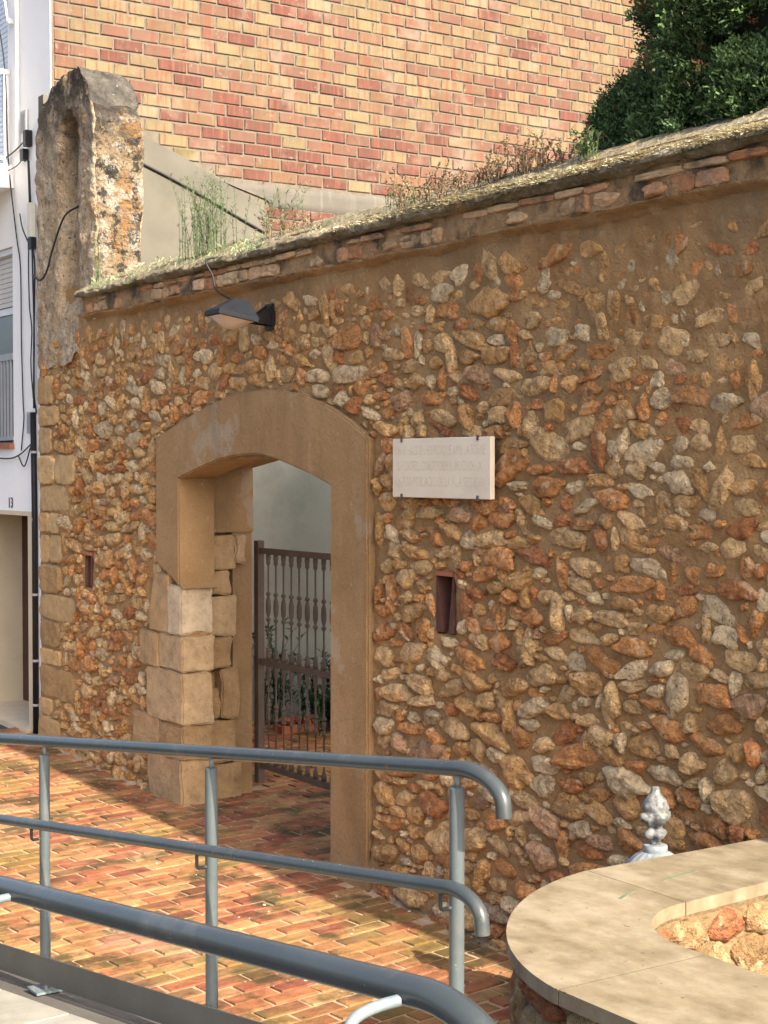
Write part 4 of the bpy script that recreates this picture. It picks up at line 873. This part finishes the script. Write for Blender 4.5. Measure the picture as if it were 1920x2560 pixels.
for x, z in ((12.055, 2.098), (13.19, 2.205)):
    y = nl(x)
    sharp(Nr(MB().tube(smooth_path([(x, y-.019, z+.002), (x-.005, y-.05, z-.002), (x-.008, y-.082, z-.012), (x-.009, y-.096, z-.035), (x-.009, y-.098, z-.07), (x-.009, y-.098, z-.2)], 5), .008, 12)).build('rail_bracket', M['bracket'], nr), 60)
    sharp(Nr(MB().lathe([(.0225, 0), (.0225, z-.2-.75), (.018, z-.2-.745)], (x-.009, y-.098, .75), 16)).build('post', M['rail'], nr), 40)

# ------------------------------------------------------------------ stone planter with travertine rim
pt = empty('stone_planter', (10.7, -1.2, 0)); tag(pt, 'rounded rubble planter with a pale travertine rim at the lower right', 'planter')
def Pt(m): m.v = [(x-10.7, y+1.2, z) for x, y, z in m.v]; return m
ZT, TH = 1.12, .055
def arc(cx, cy, r, a0, a1, n, fl=0): return [(cx+(r-fl*abs(math.sin(2*R_(a0+(a1-a0)*k/n))))*math.cos(R_(a0+(a1-a0)*k/n)), cy+(r-fl*abs(math.sin(2*R_(a0+(a1-a0)*k/n))))*math.sin(R_(a0+(a1-a0)*k/n))) for k in range(n+1)]
OC, OR_ = (10.72, -1.20), 1.135; IC, IR = (10.635, -1.20), .435
of = lambda t: arc(*OC, OR_+t, 180, 270, 44, .085); inf = lambda t: arc(*IC, IR+t, 180, 270, 32)
def slabm(poly):
    m = MB().prism(poly, lambda p, t: (p[0], p[1], t), ZT, ZT-TH); o = Pt(m).build('rim_slab', M['travertine'], pt)
    bm = bmesh.new(); bm.from_mesh(o.data); bmesh.ops.recalc_face_normals(bm, faces=bm.faces); bm.to_mesh(o.data); bm.free()
g = .0025
slabm([(9.585, -1.2+g), (10.2, -1.2+g), (10.105, -.045), (9.585, -.045)])
cl = lambda P: [(x, min(y, -1.2-g)) for x, y in P]
slabm(cl(of(0)) + [(10.75-g, -2.335), (10.75-g, -1.635)] + cl(inf(0)[::-1]))
slabm([(10.75+g, -2.335), (11.95, -2.335), (11.95, -1.635), (10.75+g, -1.635)])
slabm([(11.95+2*g, -2.335), (13.1, -2.335), (13.1, -1.635), (11.95+2*g, -1.635)])
for jx in ((9.59, 10.195, -1.2-.0024, -1.2+.0024), (10.75-.0024, 10.75+.0024, -2.33, -1.64), (11.95+.0002, 11.95+.0048, -2.33, -1.64)): Pt(MB().box(*jx, ZT-TH+.001, ZT-.0006)).build('slab_joint', M['soil'], pt)
def ringwall(t_out, t_in, z0, z1):
    po = [(OC[0]-OR_-t_out, -.05)] + arc(*OC, OR_+t_out, 180, 270, 24, .085) + [(13.05, OC[1]-OR_-t_out)]
    pi = [(13.05, IC[1]-IR-t_in)] + arc(*IC, IR+t_in, 270, 180, 24) + [(IC[0]-IR-t_in, -.05)]
    return MB().prism(po+pi, lambda p, t: (p[0], p[1], t), z1, z0)
o = Pt(ringwall(-.06, -.045+.02, -.4, ZT-TH-.001)).build('planter_core', M['pl_mortar'], pt)
bm = bmesh.new(); bm.from_mesh(o.data); bmesh.ops.recalc_face_normals(bm, faces=bm.faces); bm.to_mesh(o.data); bm.free()
Pt(MB().add([(10.1, -.05, .45), (10.1, -1.9, .45), (13, -1.9, .45), (13, -.05, .45)], [(0, 1, 2, 3)])).build('soil', M['soil'], pt)
# stones on the outside (street side) and the inside (sunny face)
def pathpt(side, s):   # returns point, outward angle
    if side == 'out':
        r = OR_-.06; q = math.pi/2*r
        if s < 1.15: return (OC[0]-r, -.05-s), math.pi
        if s < 1.15+q: a = math.pi+(s-1.15)/r; r2 = r-.085*abs(math.sin(2*a)); return (OC[0]+r2*math.cos(a), OC[1]+r2*math.sin(a)), a
        return (OC[0]+s-1.15-q, OC[1]-r), 1.5*math.pi
    r = IR-.025; q = math.pi/2*r
    if s < 1.15: return (IC[0]-r, -.05-s), 0
    if s < 1.15+q: a = math.pi+(s-1.15)/r; return (IC[0]+r*math.cos(a), IC[1]+r*math.sin(a)), a-math.pi
    return (IC[0]+s-1.15-q, IC[1]-r), .5*math.pi
PP = [(.36, .26, .14), (.33, .21, .10), (.36, .27, .15), (.34, .13, .06), (.30, .22, .12)]
for side, z0, smax in (('out', -.02, 3.6), ('in', .5, 2.6)):
    z = z0
    while z < ZT-TH-.05:
        rh = random.uniform(.13, .20); rh = min(rh, ZT-TH-.005-z); s_ = random.uniform(0, .1)
        while s_ < smax:
            ww = random.uniform(.14, .28); (px, py), a = pathpt(side, s_+ww/2)
            inst('stone', random.choice(SV), pt, (px-10.7, py+1.2, z+rh/2), (0, random.gauss(0, .12), a+math.pi/2), (ww*.52, random.uniform(.03, .05), rh*.52), shade(random.choice(PP), .18)); s_ += ww
        z += rh*.98
# fountain post with finial, between planter and wall
fp = empty('fountain', (9.19, -.42, zs(9.2))); tag(fp, 'white painted cast finial topping a ribbed grey fountain post behind the planter', 'fountain')
zo = zs(9.2)
MB().lathe([(.20, 0), (.20, .06), (.15, .09), (.12, .14), (.12, .78), (.15, .82), (.15, .86)], seg=20).build('column', M['dome'], fp)
mb = MB().lathe([(.165, .86), (.168, .90), (.160, .945), (.138, .99), (.105, 1.025), (.075, 1.045), (.064, 1.05)], seg=64, mod=lambda q, z: 1+.035*math.cos(16*q))
mb.build('ribbed_dome', M['dome'], fp, smooth=True)
sharp(MB().lathe([(.058, 1.045), (.061, 1.05), (.061, 1.078), (.058, 1.083), (.03, 1.086)], seg=24).build('collar', M['dome'], fp), 40)
mb = MB().lathe([(.030, 1.085), (.024, 1.095), (.028, 1.108), (.048, 1.122), (.056, 1.138), (.050, 1.152), (.036, 1.160), (.031, 1.172), (.040, 1.186), (.062, 1.202), (.075, 1.222), (.070, 1.242), (.056, 1.25), (.066, 1.262), (.064, 1.280), (.052, 1.305), (.036, 1.325), (.024, 1.345), (.020, 1.36), (.014, 1.37)], seg=48,
    mod=lambda q, z: 1+(.20*math.cos(4*q+.6)*(1 if 1.10 < z < 1.25 else .0)) + .05*math.cos(8*q+z*60)*(z > 1.25))
mb.build('finial_bud', M['finial'], fp, smooth=True)
# leafy tree added inside the courtyard to keep the wall behind the gate shaded
ct = leaf_plant('added_shade_tree', (2.35, 3.42, .2), 90, 4.1, 1.2, 'added leafy tree shading the courtyard wall, hidden behind the right side of the gateway', M['leaf'], (.20, .13), None, 'tree', .10, 77, .02, 90)
for o_ in [o for o in ct.children if o.name.startswith('leaves')]: pass
def ctf(a, b):
    pr = math.sin(math.pi*b)**.55; k = 1+.10*nz(math.cos(6.283*a)*2, math.sin(6.283*a)*2, b*5)
    return (math.cos(6.283*a)*1.0*pr*k, math.sin(6.283*a)*1.25*pr*k, 2.95-1.75*math.cos(math.pi*b))
mb = MB(); grid(mb, 24, 18, ctf)
mb.c = [(.5, .5, .5)]*len(mb.f); mb.build('inner_foliage', M['leaf'], ct, attr=True, smooth=True)  # solid core added so the tree blocks sun from the courtyard wall
chalk = mat('teal_chalk', [(.085, .12, .085), (.12, .15, .10), (.17, .155, .10)], 22, 6, .9, 0)
for P in ([(10.02, -1.39), (9.985, -1.32), (9.955, -1.25), (9.945, -1.255), (9.97, -1.325), (10.005, -1.395)], [(9.90, -1.04), (9.88, -.93), (9.865, -.80), (9.855, -.805), (9.868, -.93), (9.888, -1.04)]):
    MB().prism(P, lambda p, t: (p[0]-10.7, p[1]+1.2, t), ZT+.0015, ZT-.002).build('chalk_mark', chalk, pt)
lt = MB()
for i in range(420):
    x, y = random.uniform(-.4, 9.3), -random.random()**2*2.6 - .03
    if 3.1 < x < 5.6: y += random.uniform(0, .9)
    if x > 9.3 and y > -2.2: continue
    h = random.uniform(.004, .013); f = random.uniform(.5, 1.2); lt.cur = random.choice(((.45*f, .36*f, .24*f), (.30*f, .2*f, .11*f), (.55*f, .48*f, .36*f), (.12*f, .10*f, .04*f)))
    z = zs(x)+.010; p = Vector((x, y, z)); v = [p + Vector((math.cos(a)*h*random.uniform(.6, 1.4), math.sin(a)*h*random.uniform(.6, 1.4), 0)) for a in (0, 1.3, 2.5, 3.8, 5.1)]
    lt.add(v + [p + Vector((0, 0, h*random.uniform(.4, .9)))], [(k, (k+1) % 5, 5) for k in range(5)])
tag(lt.build('paving_grit', M['dry_grit'] if 'dry_grit' in M else mat('paving_grit', [(.8, .8, .8), (1, 1, 1)], 30, 4, .9, 0, src='attr'), attr=True), kind='stuff')
